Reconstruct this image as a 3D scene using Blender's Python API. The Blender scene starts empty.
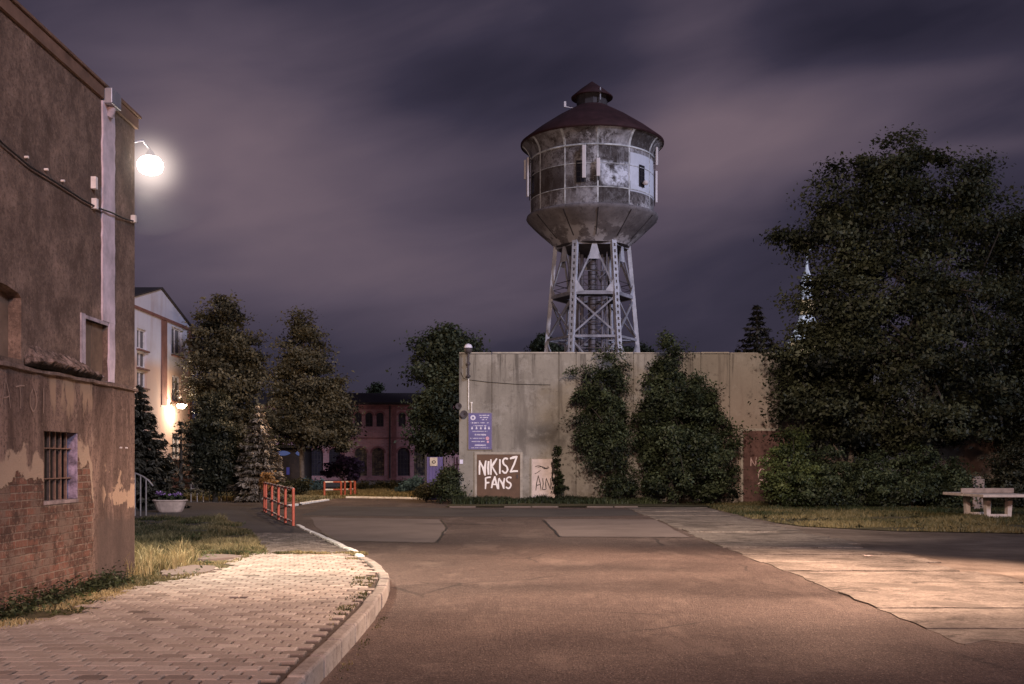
import bpy, math, random
import numpy as np
from mathutils import Vector, Matrix
from mathutils.geometry import tessellate_polygon
random.seed(7)
R = math.radians
scene = bpy.context.scene
COL = scene.collection
# ------------------------------------------------------------------ survey helpers
F, EYE, CX, HY = 1100.0, 1.65, 512.0, 462.0
def at(px, py, D):                       # a bearing read off the photograph, at distance D
    return Vector(((px-CX)*D/F, D, EYE+(HY-py)*D/F))
def wx(px, D): return (px-CX)*D/F
def wz(py, D): return EYE+(HY-py)*D/F
# ------------------------------------------------------------------ object helpers
OFF = {}
def tag(o, label=None, cat=None, group=None, kind=None):
    if label: o['label'] = label
    if cat: o['category'] = cat
    if group: o['group'] = group
    if kind: o['kind'] = kind
    return o
def empty(name, loc, label, cat, group=None):
    o = bpy.data.objects.new(name, None); COL.objects.link(o)
    o.location = loc; OFF[o.name] = Vector(loc); o.empty_display_size = .3
    return tag(o, label, cat, group)
class MB:
    """collects shapes in world coordinates, builds ONE mesh object"""
    def __init__(s): s.v = []; s.f = []; s.mi = []; s.smooth = set()
    def add(s, vs, fs, mi=0, smooth=False):
        b = len(s.v); s.v += [tuple(p) for p in vs]
        for f in fs:
            if smooth: s.smooth.add(len(s.f))
            s.f.append(tuple(b+i for i in f)); s.mi.append(mi)
    def box(s, x0, x1, y0, y1, z0, z1, mi=0):
        vs = [(x,y,z) for z in (z0,z1) for y in (y0,y1) for x in (x0,x1)]
        s.add(vs, [(0,2,3,1),(4,5,7,6),(0,1,5,4),(2,6,7,3),(0,4,6,2),(1,3,7,5)], mi)
    def obox(s, c, ax, ay, az, mi=0):    # oriented box, half axes as vectors
        c, ax, ay, az = map(Vector, (c, ax, ay, az))
        vs = [c+i*ax+j*ay+k*az for k in (-1,1) for j in (-1,1) for i in (-1,1)]
        s.add(vs, [(0,2,3,1),(4,5,7,6),(0,1,5,4),(2,6,7,3),(0,4,6,2),(1,3,7,5)], mi)
    def bar(s, a, b, w, h=None, up=(0,0,1), mi=0):
        a, b = Vector(a), Vector(b); h = h or w; d = b-a; L = d.length
        if L < 1e-6: return
        d /= L; up = Vector(up)
        if abs(d.dot(up)) > .98: up = Vector((0,1,0))
        sd = d.cross(up).normalized(); u2 = sd.cross(d).normalized()
        s.obox((a+b)/2, d*L/2, sd*w/2, u2*h/2, mi)
    def tube(s, pts, rad, n=8, mi=0, caps=True):
        pts = [Vector(p) for p in pts]
        rad = rad if hasattr(rad, '__len__') else [rad]*len(pts)
        rings = []; ref = Vector((.3,.9,.2)).normalized()
        for i, p in enumerate(pts):
            d = (pts[min(i+1,len(pts)-1)]-pts[max(i-1,0)]).normalized()
            r_ = ref if abs(d.dot(ref)) < .95 else Vector((1,0,0))
            sd = d.cross(r_).normalized(); u = sd.cross(d)
            rings.append([p+rad[i]*(math.cos(2*math.pi*k/n)*sd+math.sin(2*math.pi*k/n)*u) for k in range(n)])
        vs = [p for r in rings for p in r]
        fs = [(i*n+k, i*n+(k+1)%n, (i+1)*n+(k+1)%n, (i+1)*n+k) for i in range(len(pts)-1) for k in range(n)]
        s.add(vs, fs, mi, True)
        if caps: s.add(rings[0], [tuple(range(n))][::-1], mi); s.add(rings[-1], [tuple(range(n))], mi)
    def lathe(s, c, prof, n=48, mi=0, smooth=True, a0=0.):
        cx, cy = c; vs = []
        for r, z in prof:
            for k in range(n):
                a = a0+2*math.pi*k/n; vs.append((cx+r*math.cos(a), cy+r*math.sin(a), z))
        fs = [(i*n+k, i*n+(k+1)%n, (i+1)*n+(k+1)%n, (i+1)*n+k) for i in range(len(prof)-1) for k in range(n)]
        s.add(vs, fs, mi, smooth)
    def poly(s, pts, mi=0):
        tris = tessellate_polygon([[Vector(p) for p in pts]])
        s.add(pts, [tuple(t) for t in tris], mi)
    def wall(s, outer, holes, fn, depth, mi=0, mi_r=None):
        """outer/holes in (u,v); fn(u,v,d) -> world; reveals of the given depth"""
        mi_r = mi if mi_r is None else mi_r
        loops = [outer]+holes
        flat = [p for l in loops for p in l]
        tris = tessellate_polygon([[Vector((p[0],p[1],0)) for p in l] for l in loops])
        s.add([fn(u,v,0) for u,v in flat], [tuple(t) for t in tris], mi)
        for h in holes:
            n = len(h)
            s.add([fn(u,v,0) for u,v in h]+[fn(u,v,depth) for u,v in h],
                  [(i,(i+1)%n,n+(i+1)%n,n+i) for i in range(n)], mi_r)
    def build(s, name, mats, parent=None, kind=None):
        me = bpy.data.meshes.new(name)
        off = OFF.get(parent.name, Vector((0,0,0))) if parent else Vector((0,0,0))
        me.from_pydata([(p[0]-off.x,p[1]-off.y,p[2]-off.z) for p in s.v], [], s.f)
        mats = mats if isinstance(mats, (list,tuple)) else [mats]
        for m in mats: me.materials.append(m)
        for i, p in enumerate(me.polygons):
            p.material_index = s.mi[i]
            if i in s.smooth: p.use_smooth = True
        o = bpy.data.objects.new(name, me); COL.objects.link(o)
        if parent: o.parent = parent; OFF[o.name] = off
        if kind: o['kind'] = kind
        me.update(); return o
def fix_normals(o):
    import bmesh
    bm = bmesh.new(); bm.from_mesh(o.data); bmesh.ops.recalc_face_normals(bm, faces=bm.faces); bm.to_mesh(o.data); bm.free()
def bevel(o, w, seg=2):
    m = o.modifiers.new('bevel', 'BEVEL'); m.width = w; m.segments = seg; m.limit_method = 'ANGLE'
    return o
# ------------------------------------------------------------------ materials
class NT:
    def __init__(s, name, world=False):
        if world: s.nt = world.node_tree
        else:
            s.mat = bpy.data.materials.new(name); s.mat.use_nodes = True; s.nt = s.mat.node_tree
        s.nt.nodes.clear(); s._pos = None; s._xyz = None
    def n(s, t): return s.nt.nodes.new(t)
    def l(s, a, b):
        if isinstance(a, (int,float)): b.default_value = a
        elif isinstance(a, (tuple,list)): b.default_value = tuple(a)+((1,) if len(a)==3 and len(b.default_value)==4 else ())
        else: s.nt.links.new(a, b)
    @property
    def pos(s):
        if s._pos is None: s._pos = s.n('ShaderNodeNewGeometry').outputs['Position']
        return s._pos
    def xyz(s, i, vec=None):
        if vec is not None:
            q = s.n('ShaderNodeSeparateXYZ'); s.l(vec, q.inputs[0]); return q.outputs[i]
        if s._xyz is None:
            s._xyz = s.n('ShaderNodeSeparateXYZ'); s.l(s.pos, s._xyz.inputs[0])
        return s._xyz.outputs[i]
    def vec(s, x, y, z):
        q = s.n('ShaderNodeCombineXYZ'); s.l(x,q.inputs[0]); s.l(y,q.inputs[1]); s.l(z,q.inputs[2]); return q.outputs[0]
    def m(s, op, a, b=0., c=None, clamp=False):
        q = s.n('ShaderNodeMath'); q.operation = op; q.use_clamp = clamp
        s.l(a,q.inputs[0]); s.l(b,q.inputs[1])
        if c is not None: s.l(c,q.inputs[2])
        return q.outputs[0]
    def scale(s, v, k):
        q = s.n('ShaderNodeVectorMath'); q.operation = 'MULTIPLY'; s.l(v,q.inputs[0]); q.inputs[1].default_value = k; return q.outputs[0]
    def noise(s, sc, det=5, rough=.6, vec=None, dist=0.):
        q = s.n('ShaderNodeTexNoise'); s.l(vec if vec is not None else s.pos, q.inputs['Vector'])
        q.inputs['Scale'].default_value = sc; q.inputs['Detail'].default_value = det
        q.inputs['Roughness'].default_value = rough; q.inputs['Distortion'].default_value = dist
        return q.outputs['Fac']
    def voro(s, sc, vec=None, feature='F1', out='Distance'):
        q = s.n('ShaderNodeTexVoronoi'); q.feature = feature; s.l(vec if vec is not None else s.pos, q.inputs['Vector'])
        q.inputs['Scale'].default_value = sc; return q.outputs[out]
    def sm(s, x, lo, hi, o0=0., o1=1.):
        q = s.n('ShaderNodeMapRange'); q.interpolation_type = 'SMOOTHSTEP'
        s.l(x,q.inputs[0]); q.inputs[1].default_value=lo; q.inputs[2].default_value=hi; q.inputs[3].default_value=o0; q.inputs[4].default_value=o1
        return q.outputs[0]
    def ramp(s, f, stops):
        q = s.n('ShaderNodeValToRGB'); s.l(f,q.inputs[0]); e = q.color_ramp.elements
        while len(e) < len(stops): e.new(.5)
        for i,(p,c) in enumerate(stops): e[i].position = p; e[i].color = tuple(c)+(1,)
        return q.outputs[0]
    def mix(s, f, a, b, mode='MIX'):
        q = s.n('ShaderNodeMix'); q.data_type = 'RGBA'; q.blend_type = mode
        s.l(f,q.inputs[0]); s.l(a,q.inputs[6]); s.l(b,q.inputs[7]); return q.outputs[2]
    def bump(s, h, st=.4, d=.02):
        q = s.n('ShaderNodeBump'); s.l(h,q.inputs['Height']); q.inputs['Strength'].default_value = st; q.inputs['Distance'].default_value = d
        return q.outputs[0]
    def attr(s, name):
        q = s.n('ShaderNodeAttribute'); q.attribute_name = name; return q.outputs['Fac']
    def out(s, col, rough=.85, metal=0., nrm=None, spec=.3, emit=None, es=0.):
        b = s.n('ShaderNodeBsdfPrincipled'); s.l(col,b.inputs['Base Color']); s.l(rough,b.inputs['Roughness']); s.l(metal,b.inputs['Metallic'])
        b.inputs['Specular IOR Level'].default_value = spec
        if nrm is not None: s.l(nrm,b.inputs['Normal'])
        if emit is not None: s.l(emit,b.inputs['Emission Color']); s.l(es,b.inputs['Emission Strength'])
        o = s.n('ShaderNodeOutputMaterial'); s.l(b.outputs[0],o.inputs[0]); return s.mat
def simple(name, c, rough=.7, metal=0., var=.25, sc=6., bump=0., spec=.3):
    t = NT(name); k = t.noise(sc, 6, .65)
    lo = tuple(x*(1-var) for x in c); hi = tuple(min(1,x*(1+var)) for x in c)
    col = t.ramp(k, [(.3,lo),(.7,hi)])
    return t.out(col, rough, metal, t.bump(t.noise(sc*6,4), bump, .01) if bump else None, spec)
def emis(name, c, st):
    t = NT(name); e = t.n('ShaderNodeEmission'); e.inputs[0].default_value = tuple(c)+(1,); e.inputs[1].default_value = st
    o = t.n('ShaderNodeOutputMaterial'); t.l(e.outputs[0],o.inputs[0]); return t.mat
def leafmat(name, dark, light, transl=.3):
    t = NT(name); a = t.attr('tint')
    col = t.ramp(a, [(0.,dark),(1.,light)])
    d = t.n('ShaderNodeBsdfPrincipled'); t.l(col,d.inputs['Base Color']); d.inputs['Roughness'].default_value=.55; d.inputs['Specular IOR Level'].default_value=.25
    r = t.n('ShaderNodeBsdfTranslucent'); t.l(col,r.inputs[0])
    m = t.n('ShaderNodeMixShader'); m.inputs[0].default_value = transl; t.l(d.outputs[0],m.inputs[1]); t.l(r.outputs[0],m.inputs[2])
    o = t.n('ShaderNodeOutputMaterial'); t.l(m.outputs[0],o.inputs[0]); return t.mat
# ------------------------------------------------------------------ foliage
rng = np.random.default_rng(11)
def leaf_mesh(name, C, Nn, L, W, tint, mat, parent=None, long_axis=None):
    """quads: centres C, normals Nn, lengths L, widths W, tint per leaf"""
    n = len(C)
    Nn = Nn/np.maximum(np.linalg.norm(Nn,axis=1,keepdims=True),1e-6)
    if long_axis is None: long_axis = rng.normal(size=(n,3))
    T = long_axis-(long_axis*Nn).sum(1,keepdims=True)*Nn
    T /= np.maximum(np.linalg.norm(T,axis=1,keepdims=True),1e-6)
    B = np.cross(Nn,T)
    L = L[:,None]; W = W[:,None]
    bend = Nn*L*.12
    V = np.stack([C-T*L/2, C+B*W/2+bend-T*L*.05, C+T*L/2, C-B*W/2+bend-T*L*.05],1).reshape(-1,3)
    off = OFF.get(parent.name, Vector((0,0,0))) if parent else Vector((0,0,0))
    V = V-np.array(off)
    me = bpy.data.meshes.new(name)
    me.vertices.add(4*n); me.vertices.foreach_set('co', V.ravel())
    me.loops.add(4*n); me.loops.foreach_set('vertex_index', np.arange(4*n,dtype=np.int32))
    me.polygons.add(n); me.polygons.foreach_set('loop_start', np.arange(0,4*n,4,dtype=np.int32))
    try: me.polygons.foreach_set('loop_total', np.full(n,4,dtype=np.int32))
    except Exception: pass
    a = me.attributes.new('tint','FLOAT','POINT'); a.data.foreach_set('value', np.repeat(np.clip(tint,0,1),4).astype(np.float32))
    me.materials.append(mat); me.update(calc_edges=True); me.validate()
    o = bpy.data.objects.new(name, me); COL.objects.link(o)
    if parent: o.parent = parent; OFF[o.name] = off
    return o
def crown(name, lobes, nclump, per, csize, leaf, mat, parent=None, inner=.5, flat=.6, aspect=.55, droop=0., tvar=.22):
    """lobes: list of (x,y,z,rx,ry,rz) ellipsoids"""
    lb = np.array(lobes, float)
    w = (lb[:,3]*lb[:,4]*lb[:,5])**(2/3); w /= w.sum()
    k = rng.choice(len(lb), nclump, p=w)
    d = rng.normal(size=(nclump,3)); d /= np.linalg.norm(d,axis=1,keepdims=True)
    r = inner+(1.0-inner)*rng.random(nclump)**.6+np.where(rng.random(nclump)<.16,rng.uniform(.0,.22,nclump),0)
    cc = lb[k,:3]+d*lb[k,3:]*r[:,None]
    cs = csize*rng.uniform(.45,1.3,nclump)
    ct = rng.normal(.42,tvar,nclump)+.16*d[:,2]+.25*(r-.8)  # higher and outer clumps paler: shading put into the tint
    n = nclump*per; ci = np.repeat(np.arange(nclump),per)
    q = rng.normal(size=(n,3)); q /= np.linalg.norm(q,axis=1,keepdims=True); q *= (rng.random(n)**.5*np.where(rng.random(n)<.3,rng.uniform(.9,1.5,n),rng.uniform(.6,1.1,n)))[:,None]
    q[:,2] *= flat
    C = cc[ci]+q*cs[ci][:,None]
    C[:,2] -= droop*cs[ci]*(q[:,0]**2+q[:,1]**2)
    Nn = d[ci]*.7+np.array([0,0,.7])+rng.normal(size=(n,3))*.7
    L = leaf*rng.uniform(.45,1.5,n)
    tint = ct[ci]+rng.normal(0,.13,n)+.30*q[:,2]/flat*.8+.12*(q*d[ci]).sum(1)  # clump tops paler, undersides darker: self-shading put into the leaf tint
    la = rng.normal(size=(n,3))+d[ci]*.6-np.array([0,0,droop])
    return leaf_mesh(name, C, Nn, L, L*aspect, tint, mat, parent, la), cc
def pxl(lobes, D, ky=1.):                     # lobes read off the photo (px,py,rx,ry[,dD])
    out = []
    for q in lobes:
        px,py,rx,ry = q[:4]; dD = q[4] if len(q) > 4 else 0.
        d = D+dD; c = at(px,py,d); out.append((c.x,c.y,c.z,rx*d/F,rx*d/F*ky,ry*d/F))
    return out
def trunk_mesh(base, top, r0, r1, limbs, parent, mat, name='trunk', bend=.15):
    mb = MB(); base, top = Vector(base), Vector(top)
    pts = [base.lerp(top,t)+Vector((random.uniform(-bend,bend)*(0<t<1),random.uniform(-bend,bend)*(0<t<1),0)) for t in (0,.06,.25,.45,.65,.85,1)]
    rad = [r0*1.35,r0,r0*.88+r1*.12,r0*.7+r1*.3,r0*.5+r1*.5,r0*.2+r1*.8,r1]
    mb.tube(pts, rad, 10)
    for c in limbs:
        c = Vector(c); t = random.uniform(.28,.8)
        i = min(int(t*6)+1,5); st = pts[i]; rr = rad[i]*.55
        mid = st.lerp(c,.5)+Vector((0,0,(c-st).length*.08))+Vector((random.uniform(-.2,.2),random.uniform(-.2,.2),0))
        mb.tube([st,st.lerp(mid,.5)+Vector((0,0,.05)),mid,c], [rr,rr*.75,rr*.5,rr*.14], 6, caps=False)
    return mb.build(name, mat, parent)
def conifer(name, label, px, ytop, ybase, rpx, D, mat, bark, n_tier=26, per=9, leaf=.32, group=None, zb=0., low=.06, droop=.35, seedlen=1., dens=26, cat='conifer tree'):
    x = wx(px,D); ztop = wz(ytop,D); rad = rpx*D/F; Hh = ztop-zb
    root = empty(name, (x,D,zb), label, cat, group)
    mb = MB(); mb.tube([(x,D,zb-.05),(x,D,zb+Hh*.5),(x,D,ztop-.1)], [Hh*.018+.05,Hh*.011+.03,.02], 8); mb.build('trunk', bark, root)
    C=[];Nn=[];LA=[];T=[];LL=[]
    for i in range(n_tier):
        t = low+(1-low)*(i+.5)/n_tier; z = zb+Hh*t
        r = rad*(1-t)**.85*random.uniform(.85,1.08)+.08
        nb = max(5,int(per*(.6+.8*(1-t))))
        a0 = random.uniform(0,6.28)
        for b in range(nb):
            a = a0+2*math.pi*b/nb+random.uniform(-.25,.25); rl = r*random.uniform(.75,1.12)
            m = max(6,int(dens*rl/rad+5))
            s_ = rng.random(m)**.7*.95+.05
            side = rng.normal(0,.16,m)*rl*(1.15-s_)
            bz = random.uniform(.7,1.2)*droop; tt = random.gauss(.5,.18)
            dx,dy = math.cos(a),math.sin(a)
            px_ = x+dx*rl*s_-dy*side; py_ = D+dy*rl*s_+dx*side
            pz_ = z-bz*rl*s_+.28*droop*rl*s_**3*2-abs(side)*.25+rng.normal(0,.04,m)
            C.append(np.stack([px_,py_,pz_],1))
            sgn = np.sign(side)
            LA.append(np.stack([dx-dy*sgn*.7,dy+dx*sgn*.7,np.full(m,-.25)],1)+rng.normal(0,.2,(m,3)))
            Nn.append(np.array([dx*.3,dy*.3,1.])+rng.normal(0,.35,(m,3)))
            T.append(tt+.35*(s_-.5)+rng.normal(0,.12,m)); LL.append(leaf*rng.uniform(.6,1.3,m))
    C=np.concatenate(C);Nn=np.concatenate(Nn);LA=np.concatenate(LA);T=np.concatenate(T);LL=np.concatenate(LL)
    leaf_mesh('crown', C, Nn, LL, LL*.36, T, mat, root, LA)
    return root
def inpoly(P, poly):
    x,y = P[:,0],P[:,1]; ins = np.zeros(len(P),bool); n=len(poly); j=n-1
    for i in range(n):
        xi,yi = poly[i]; xj,yj = poly[j]
        c = ((yi>y)!=(yj>y)) & (x < (xj-xi)*(y-yi)/((yj-yi) or 1e-9)+xi); ins ^= c; j=i
    return ins
def vnoise(P, sc, seed=0):                 # cheap value noise
    r = np.random.default_rng(seed); g = r.random((64,64))
    q = P*sc; i = np.floor(q).astype(int); f = q-i; f = f*f*(3-2*f)
    a = g[i[:,0]%64,i[:,1]%64]; b = g[(i[:,0]+1)%64,i[:,1]%64]; c = g[i[:,0]%64,(i[:,1]+1)%64]; d = g[(i[:,0]+1)%64,(i[:,1]+1)%64]
    return (a*(1-f[:,0])+b*f[:,0])*(1-f[:,1])+(c*(1-f[:,0])+d*f[:,0])*f[:,1]
def grass(name, poly, n, zfun, h, mat, w=.012, thr=.3, sc=.9, seed=1, tbase=None, hvar=None, fade=None):
    poly = [tuple(p) for p in poly]; xs=[p[0] for p in poly]; ys=[p[1] for p in poly]
    P = np.stack([rng.uniform(min(xs),max(xs),n*2),rng.uniform(min(ys),max(ys),n*2)],1)
    P = P[inpoly(P,poly)]
    dn = vnoise(P,sc,seed)*.65+vnoise(P,sc*3.1,seed+1)*.35
    keep = dn > thr+rng.random(len(P))*.18-.09
    P = P[keep]; dn = dn[keep]
    if fade is not None:
        k = rng.random(len(P)) < fade(P); P = P[k]; dn = dn[k]
    m = len(P); a = rng.uniform(0,6.28,m)
    hh = h*rng.uniform(.35,1.25,m)*(.55+.9*(dn-thr)/(1-thr))
    if hvar is not None: hh *= hvar(P)
    z = zfun(P[:,0],P[:,1])
    base = np.stack([P[:,0],P[:,1],z],1)
    sd = np.stack([np.cos(a),np.sin(a),np.zeros(m)],1)*(w*rng.uniform(.6,1.5,m))[:,None]
    ln = rng.normal(0,.45,(m,2))*hh[:,None]
    mid = base+np.stack([ln[:,0]*.3,ln[:,1]*.3,hh*.6],1); tip = base+np.stack([ln[:,0],ln[:,1],hh],1)
    V = np.stack([base-sd,base+sd,mid+sd*.7,mid-sd*.7,tip],1).reshape(-1,3)
    idx = np.arange(m)[:,None]*5
    quads = (idx+np.array([[0,1,2,3]])); tris = (idx+np.array([[3,2,4]]))
    me = bpy.data.meshes.new(name); me.from_pydata(V.tolist(), [], quads.tolist()+tris.tolist())
    tt = rng.normal(.45,.2,m)+(vnoise(P,sc*.7,seed+5)-.5)*.8
    if tbase is not None: tt = tt+tbase(P)
    at_ = me.attributes.new('tint','FLOAT','POINT'); at_.data.foreach_set('value', np.repeat(np.clip(tt,0,1),5).astype(np.float32))
    me.materials.append(mat); o = bpy.data.objects.new(name, me); COL.objects.link(o)
    o['kind'] = 'stuff'; return o
# ------------------------------------------------------------------ lettering from strokes
NRM = [Vector((0,-1,0)), 0]
def stroke(mb, pts, w, fn, mi=0, taper=True):
    """flat ribbon along pts (u,v); fn(u,v)->world"""
    if len(pts)>2:                       # rounded corners
        q=[pts[0]]
        for a,b in zip(pts,pts[1:]):
            q += [(a[0]*.78+b[0]*.22,a[1]*.78+b[1]*.22),(a[0]*.22+b[0]*.78,a[1]*.22+b[1]*.78)]
        pts=q+[pts[-1]]
    else:
        a,b=pts; d_=random.uniform(-.06,.06); pts=[a,(a[0]*.5+b[0]*.5+d_*(b[1]-a[1]),a[1]*.5+b[1]*.5-d_*(b[0]-a[0])),b]
    n = len(pts); L=[];Rr=[]
    for i,p in enumerate(pts):
        a = pts[max(i-1,0)]; b = pts[min(i+1,n-1)]
        dx,dy = b[0]-a[0],b[1]-a[1]; l = math.hypot(dx,dy) or 1
        k = w/2*random.uniform(.85,1.15)*(.75 if taper and i in (0,n-1) else 1)
        L.append(fn(p[0]-dy/l*k,p[1]+dx/l*k)); Rr.append(fn(p[0]+dy/l*k,p[1]-dx/l*k))
    NRM[1] = (NRM[1]+1)%24; o_ = NRM[0]*(.0012*NRM[1])     # each stroke lies over the one before
    mb.add([Vector(p)+o_ for p in L+Rr], [(i,i+1,n+i+1,n+i) for i in range(n-1)], mi)
GL = {
 'N':[[(.05,0),(.08,1)],[(.08,1),(.85,.05)],[(.85,.0),(.95,1.05)]],
 'I':[[(.5,0),(.5,1)]],
 'K':[[(.1,0),(.12,1.05)],[(.95,1.05),(.15,.48)],[(.2,.55),(1.,-.05)]],
 'S':[[(.95,.9),(.5,1.02),(.15,.8),(.3,.55),(.75,.45),(.9,.2),(.55,-.02),(.05,.12)]],
 'Z':[[(.05,.95),(1.08,1.08)],[(1.05,1.1),(.12,.0)],[(.1,.02),(1.2,.1)]],
 'F':[[(.12,-.08),(.15,1)],[(.1,1.),(.95,1.08)],[(.12,.52),(.75,.55)]],
 'A':[[(.0,-.02),(.52,1.07)],[(.48,1.06),(.98,-.04)],[(.2,.35),(.85,.38)]],
 'L':[[(.15,1),(.12,.02)],[(.1,.03),(.85,.05)]],
 'C':[[(.9,.85),(.45,1.),(.1,.6),(.2,.1),(.6,0),(.95,.2)]],
 'T':[[(.0,.95),(1.,1.02)],[(.5,1.),(.48,0)]],
 'O':[[(.5,1),(.1,.75),(.08,.25),(.5,0),(.9,.3),(.88,.75),(.5,1)]],
 'G':[[(.9,.85),(.45,1.),(.1,.6),(.2,.1),(.6,0),(.95,.2),(.95,.5),(.6,.5)]],
}
def write(mb, text, u0, v0, cw, h, w, fn, mi=0, rise=0., jit=.03, gap=1.15):
    u = u0
    for i,ch in enumerate(text):
        if ch == ' ': u += cw*.6; continue
        wdt = cw*(.45 if ch=='I' else 1.)
        hv = h*random.uniform(.92,1.1); v = v0+rise*i+random.uniform(-.04,.04)*h
        for st in GL[ch]:
            stroke(mb, [(u+(p[0]*wdt)+random.uniform(-jit,jit)*cw, v+p[1]*hv+random.uniform(-jit,jit)*h) for p in st], w*random.uniform(.85,1.2), fn, mi)
        u += wdt*gap
# ================================================================== CAMERA, LIGHT, SKY
cam = bpy.data.cameras.new('camera'); co = bpy.data.objects.new('camera', cam); COL.objects.link(co)
co.location = (0,0,EYE); co.rotation_euler = (R(90),0,0)
cam.sensor_width = 36; cam.lens = 36*F/1024; cam.shift_y = 120/1024; cam.clip_end = 3000; cam.clip_start = .1
scene.camera = co
scene.view_settings.view_transform = 'Standard'; scene.view_settings.look = 'None'; scene.view_settings.exposure = 0
scene.cycles.use_denoising = True
scene.cycles.max_bounces = 6; scene.cycles.diffuse_bounces = 3; scene.cycles.transparent_max_bounces = 8
scene.cycles.sample_clamp_indirect = 4
SUN_AZ, SUN_EL = 42, 24        # glow of the town behind the photographer's right shoulder
def sun_dir():
    a, e = R(SUN_AZ), R(SUN_EL)
    return Vector((math.sin(a)*math.cos(e), -math.cos(a)*math.cos(e), math.sin(e)))
sl = bpy.data.lights.new('sun','SUN'); sl.energy = 1.7; sl.angle = R(9); sl.color = (.72,.75,1.)
so = bpy.data.objects.new('sun', sl); COL.objects.link(so); so.rotation_euler = sun_dir().to_track_quat('Z','Y').to_euler(); so.location = (10,-20,40)
def lamp(name, loc, e, col, kind='POINT', size=.15, target=None, angle=90, blend=.8):
    d = bpy.data.lights.new(name, kind); d.energy = e; d.color = col; d.shadow_soft_size = size
    if kind == 'SPOT': d.spot_size = R(angle); d.spot_blend = blend
    o = bpy.data.objects.new(name, d); COL.objects.link(o); o.location = loc
    if target is not None: o.rotation_euler = (Vector(target)-Vector(loc)).to_track_quat('-Z','Y').to_euler()
    return o
LAMP = Vector((-4.86,14.78,5.64))
lamp('facade_lamp_light', LAMP+Vector((-.20,.14,-.24)), 3000, (1.,.90,.76), 'SPOT', .07, (-2.9,17.2,0), 116, 1.)
lamp('house_lamp_light', (-17.3,58.3,4.5), 620, (1.,.78,.56), size=.2)
lamp('street_and_fill_light', (12.5,16.5,11.), 38000, (1.,.67,.50), 'SPOT', .25, (3.0,15.4,0), 54, .85)
lamp('street_and_fill_light', (-.6,-9.,8.5), 12000, (1.,.53,.38), 'SPOT', .6, (-2.2,9.5,0), 100, 1.)
lamp('street_and_fill_light', (3.,15.,8.0), 22000, (1.,.79,.66), 'SPOT', .5, (3.,44.,3.0), 92, 1.)  # unseen front fill, added to light the hall and hide tree shadows
lamp('yard_lamp_light', (-4.3,50.,4.6), 170, (1.,.62,.22), size=.25)
lamp('street_and_fill_light', (-9.,47.,7.), 1300, (1.,.66,.40), size=.3)
POOL = bpy.data.objects['street_and_fill_light']
w = bpy.data.worlds.new('World'); scene.world = w; w.use_nodes = True
t = NT('sky', world=w)
tc = t.n('ShaderNodeTexCoord'); dirv = tc.outputs['Generated']
sk = t.n('ShaderNodeTexSky'); sk.sky_type = 'NISHITA'; sk.sun_disc = False; sk.sun_elevation = R(SUN_EL); sk.sun_rotation = R(180-SUN_AZ)
dx, dz = t.xyz(0,dirv), t.xyz(2,dirv)
# streaky night clouds, lit by the town: soft banks at fixed bearings broken up by stretched noise
q = t.n('ShaderNodeVectorRotate'); q.rotation_type = 'Y_AXIS'; t.l(dirv,q.inputs[0]); q.inputs['Angle'].default_value = R(13)
sv = t.scale(q.outputs[0], (1.6,1.6,4.6))
n1 = t.noise(2.2, 3, .5, sv, .35); n2 = t.noise(5.5, 4, .55, t.scale(q.outputs[0], (1.2,1.2,4.2)), .5)
def mottle(o, sc, lo):          # noise in the beam imitates leaf shadows; nothing stands before the lamp
    d=o.data; d.use_nodes=True; q=NT('m', world=d); tcx=q.n('ShaderNodeTexCoord'); em=q.n('ShaderNodeEmission')
    nn=q.noise(sc,3,.55,tcx.outputs['Normal'],.3); q.l(q.sm(nn,.36,.62,lo,1.25),em.inputs[1]); em.inputs[0].default_value=(1,1,1,1)
    ol=q.n('ShaderNodeOutputLight'); q.l(em.outputs[0],ol.inputs[0])
def bank(x, y, sx, sy, k):
    r = math.sqrt(1+((x-CX)/F)**2+((HY-y)/F)**2); x0, z0 = (x-CX)/F/r, (HY-y)/F/r
    a = t.m('DIVIDE', t.m('SUBTRACT', dx, x0), sx/F); b = t.m('DIVIDE', t.m('SUBTRACT', dz, z0), sy/F)
    g = t.m('POWER', 2.718, t.m('MULTIPLY', t.m('ADD', t.m('MULTIPLY',a,a), t.m('MULTIPLY',b,b)), -1.))
    return t.m('MULTIPLY', g, k)
acc = None
for bk in [(190,150,70,60,.22),(260,130,190,130,.60),(760,120,120,45,.62),(690,20,70,55,.38),(680,170,110,60,.52),(400,270,260,60,.30),(930,75,90,14,.2),(960,150,120,9,.22),(120,20,160,60,.12),(470,80,170,40,-.28),(860,30,100,30,-.15)]:  # first bank puts the corner lamp's wide glow into the sky
    b_ = bank(*bk); acc = b_ if acc is None else t.m('ADD', acc, b_)
cl = t.m('ADD', acc, t.m('MULTIPLY', t.m('SUBTRACT', n1, .5), .78))
cl = t.m('ADD', cl, t.m('MULTIPLY', t.m('SUBTRACT', n2, .5), .30))
cl = t.m('ADD', cl, .175)
skyc = t.ramp(cl, [(0.,(.0196,.0170,.0315)),(.28,(.040,.0330,.0560)),(.62,(.095,.0720,.1020)),(1.,(.165,.1180,.1450))])
bg1 = t.n('ShaderNodeBackground'); t.l(skyc,bg1.inputs[0]); bg1.inputs[1].default_value = 1.0
bg2 = t.n('ShaderNodeBackground'); t.l(sk.outputs[0],bg2.inputs[0]); bg2.inputs[1].default_value = .0006
ad = t.n('ShaderNodeAddShader'); t.l(bg1.outputs[0],ad.inputs[0]); t.l(bg2.outputs[0],ad.inputs[1])
wo = t.n('ShaderNodeOutputWorld'); t.l(ad.outputs[0],wo.inputs[0])
mottle(POOL, 6.5, .62)
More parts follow.
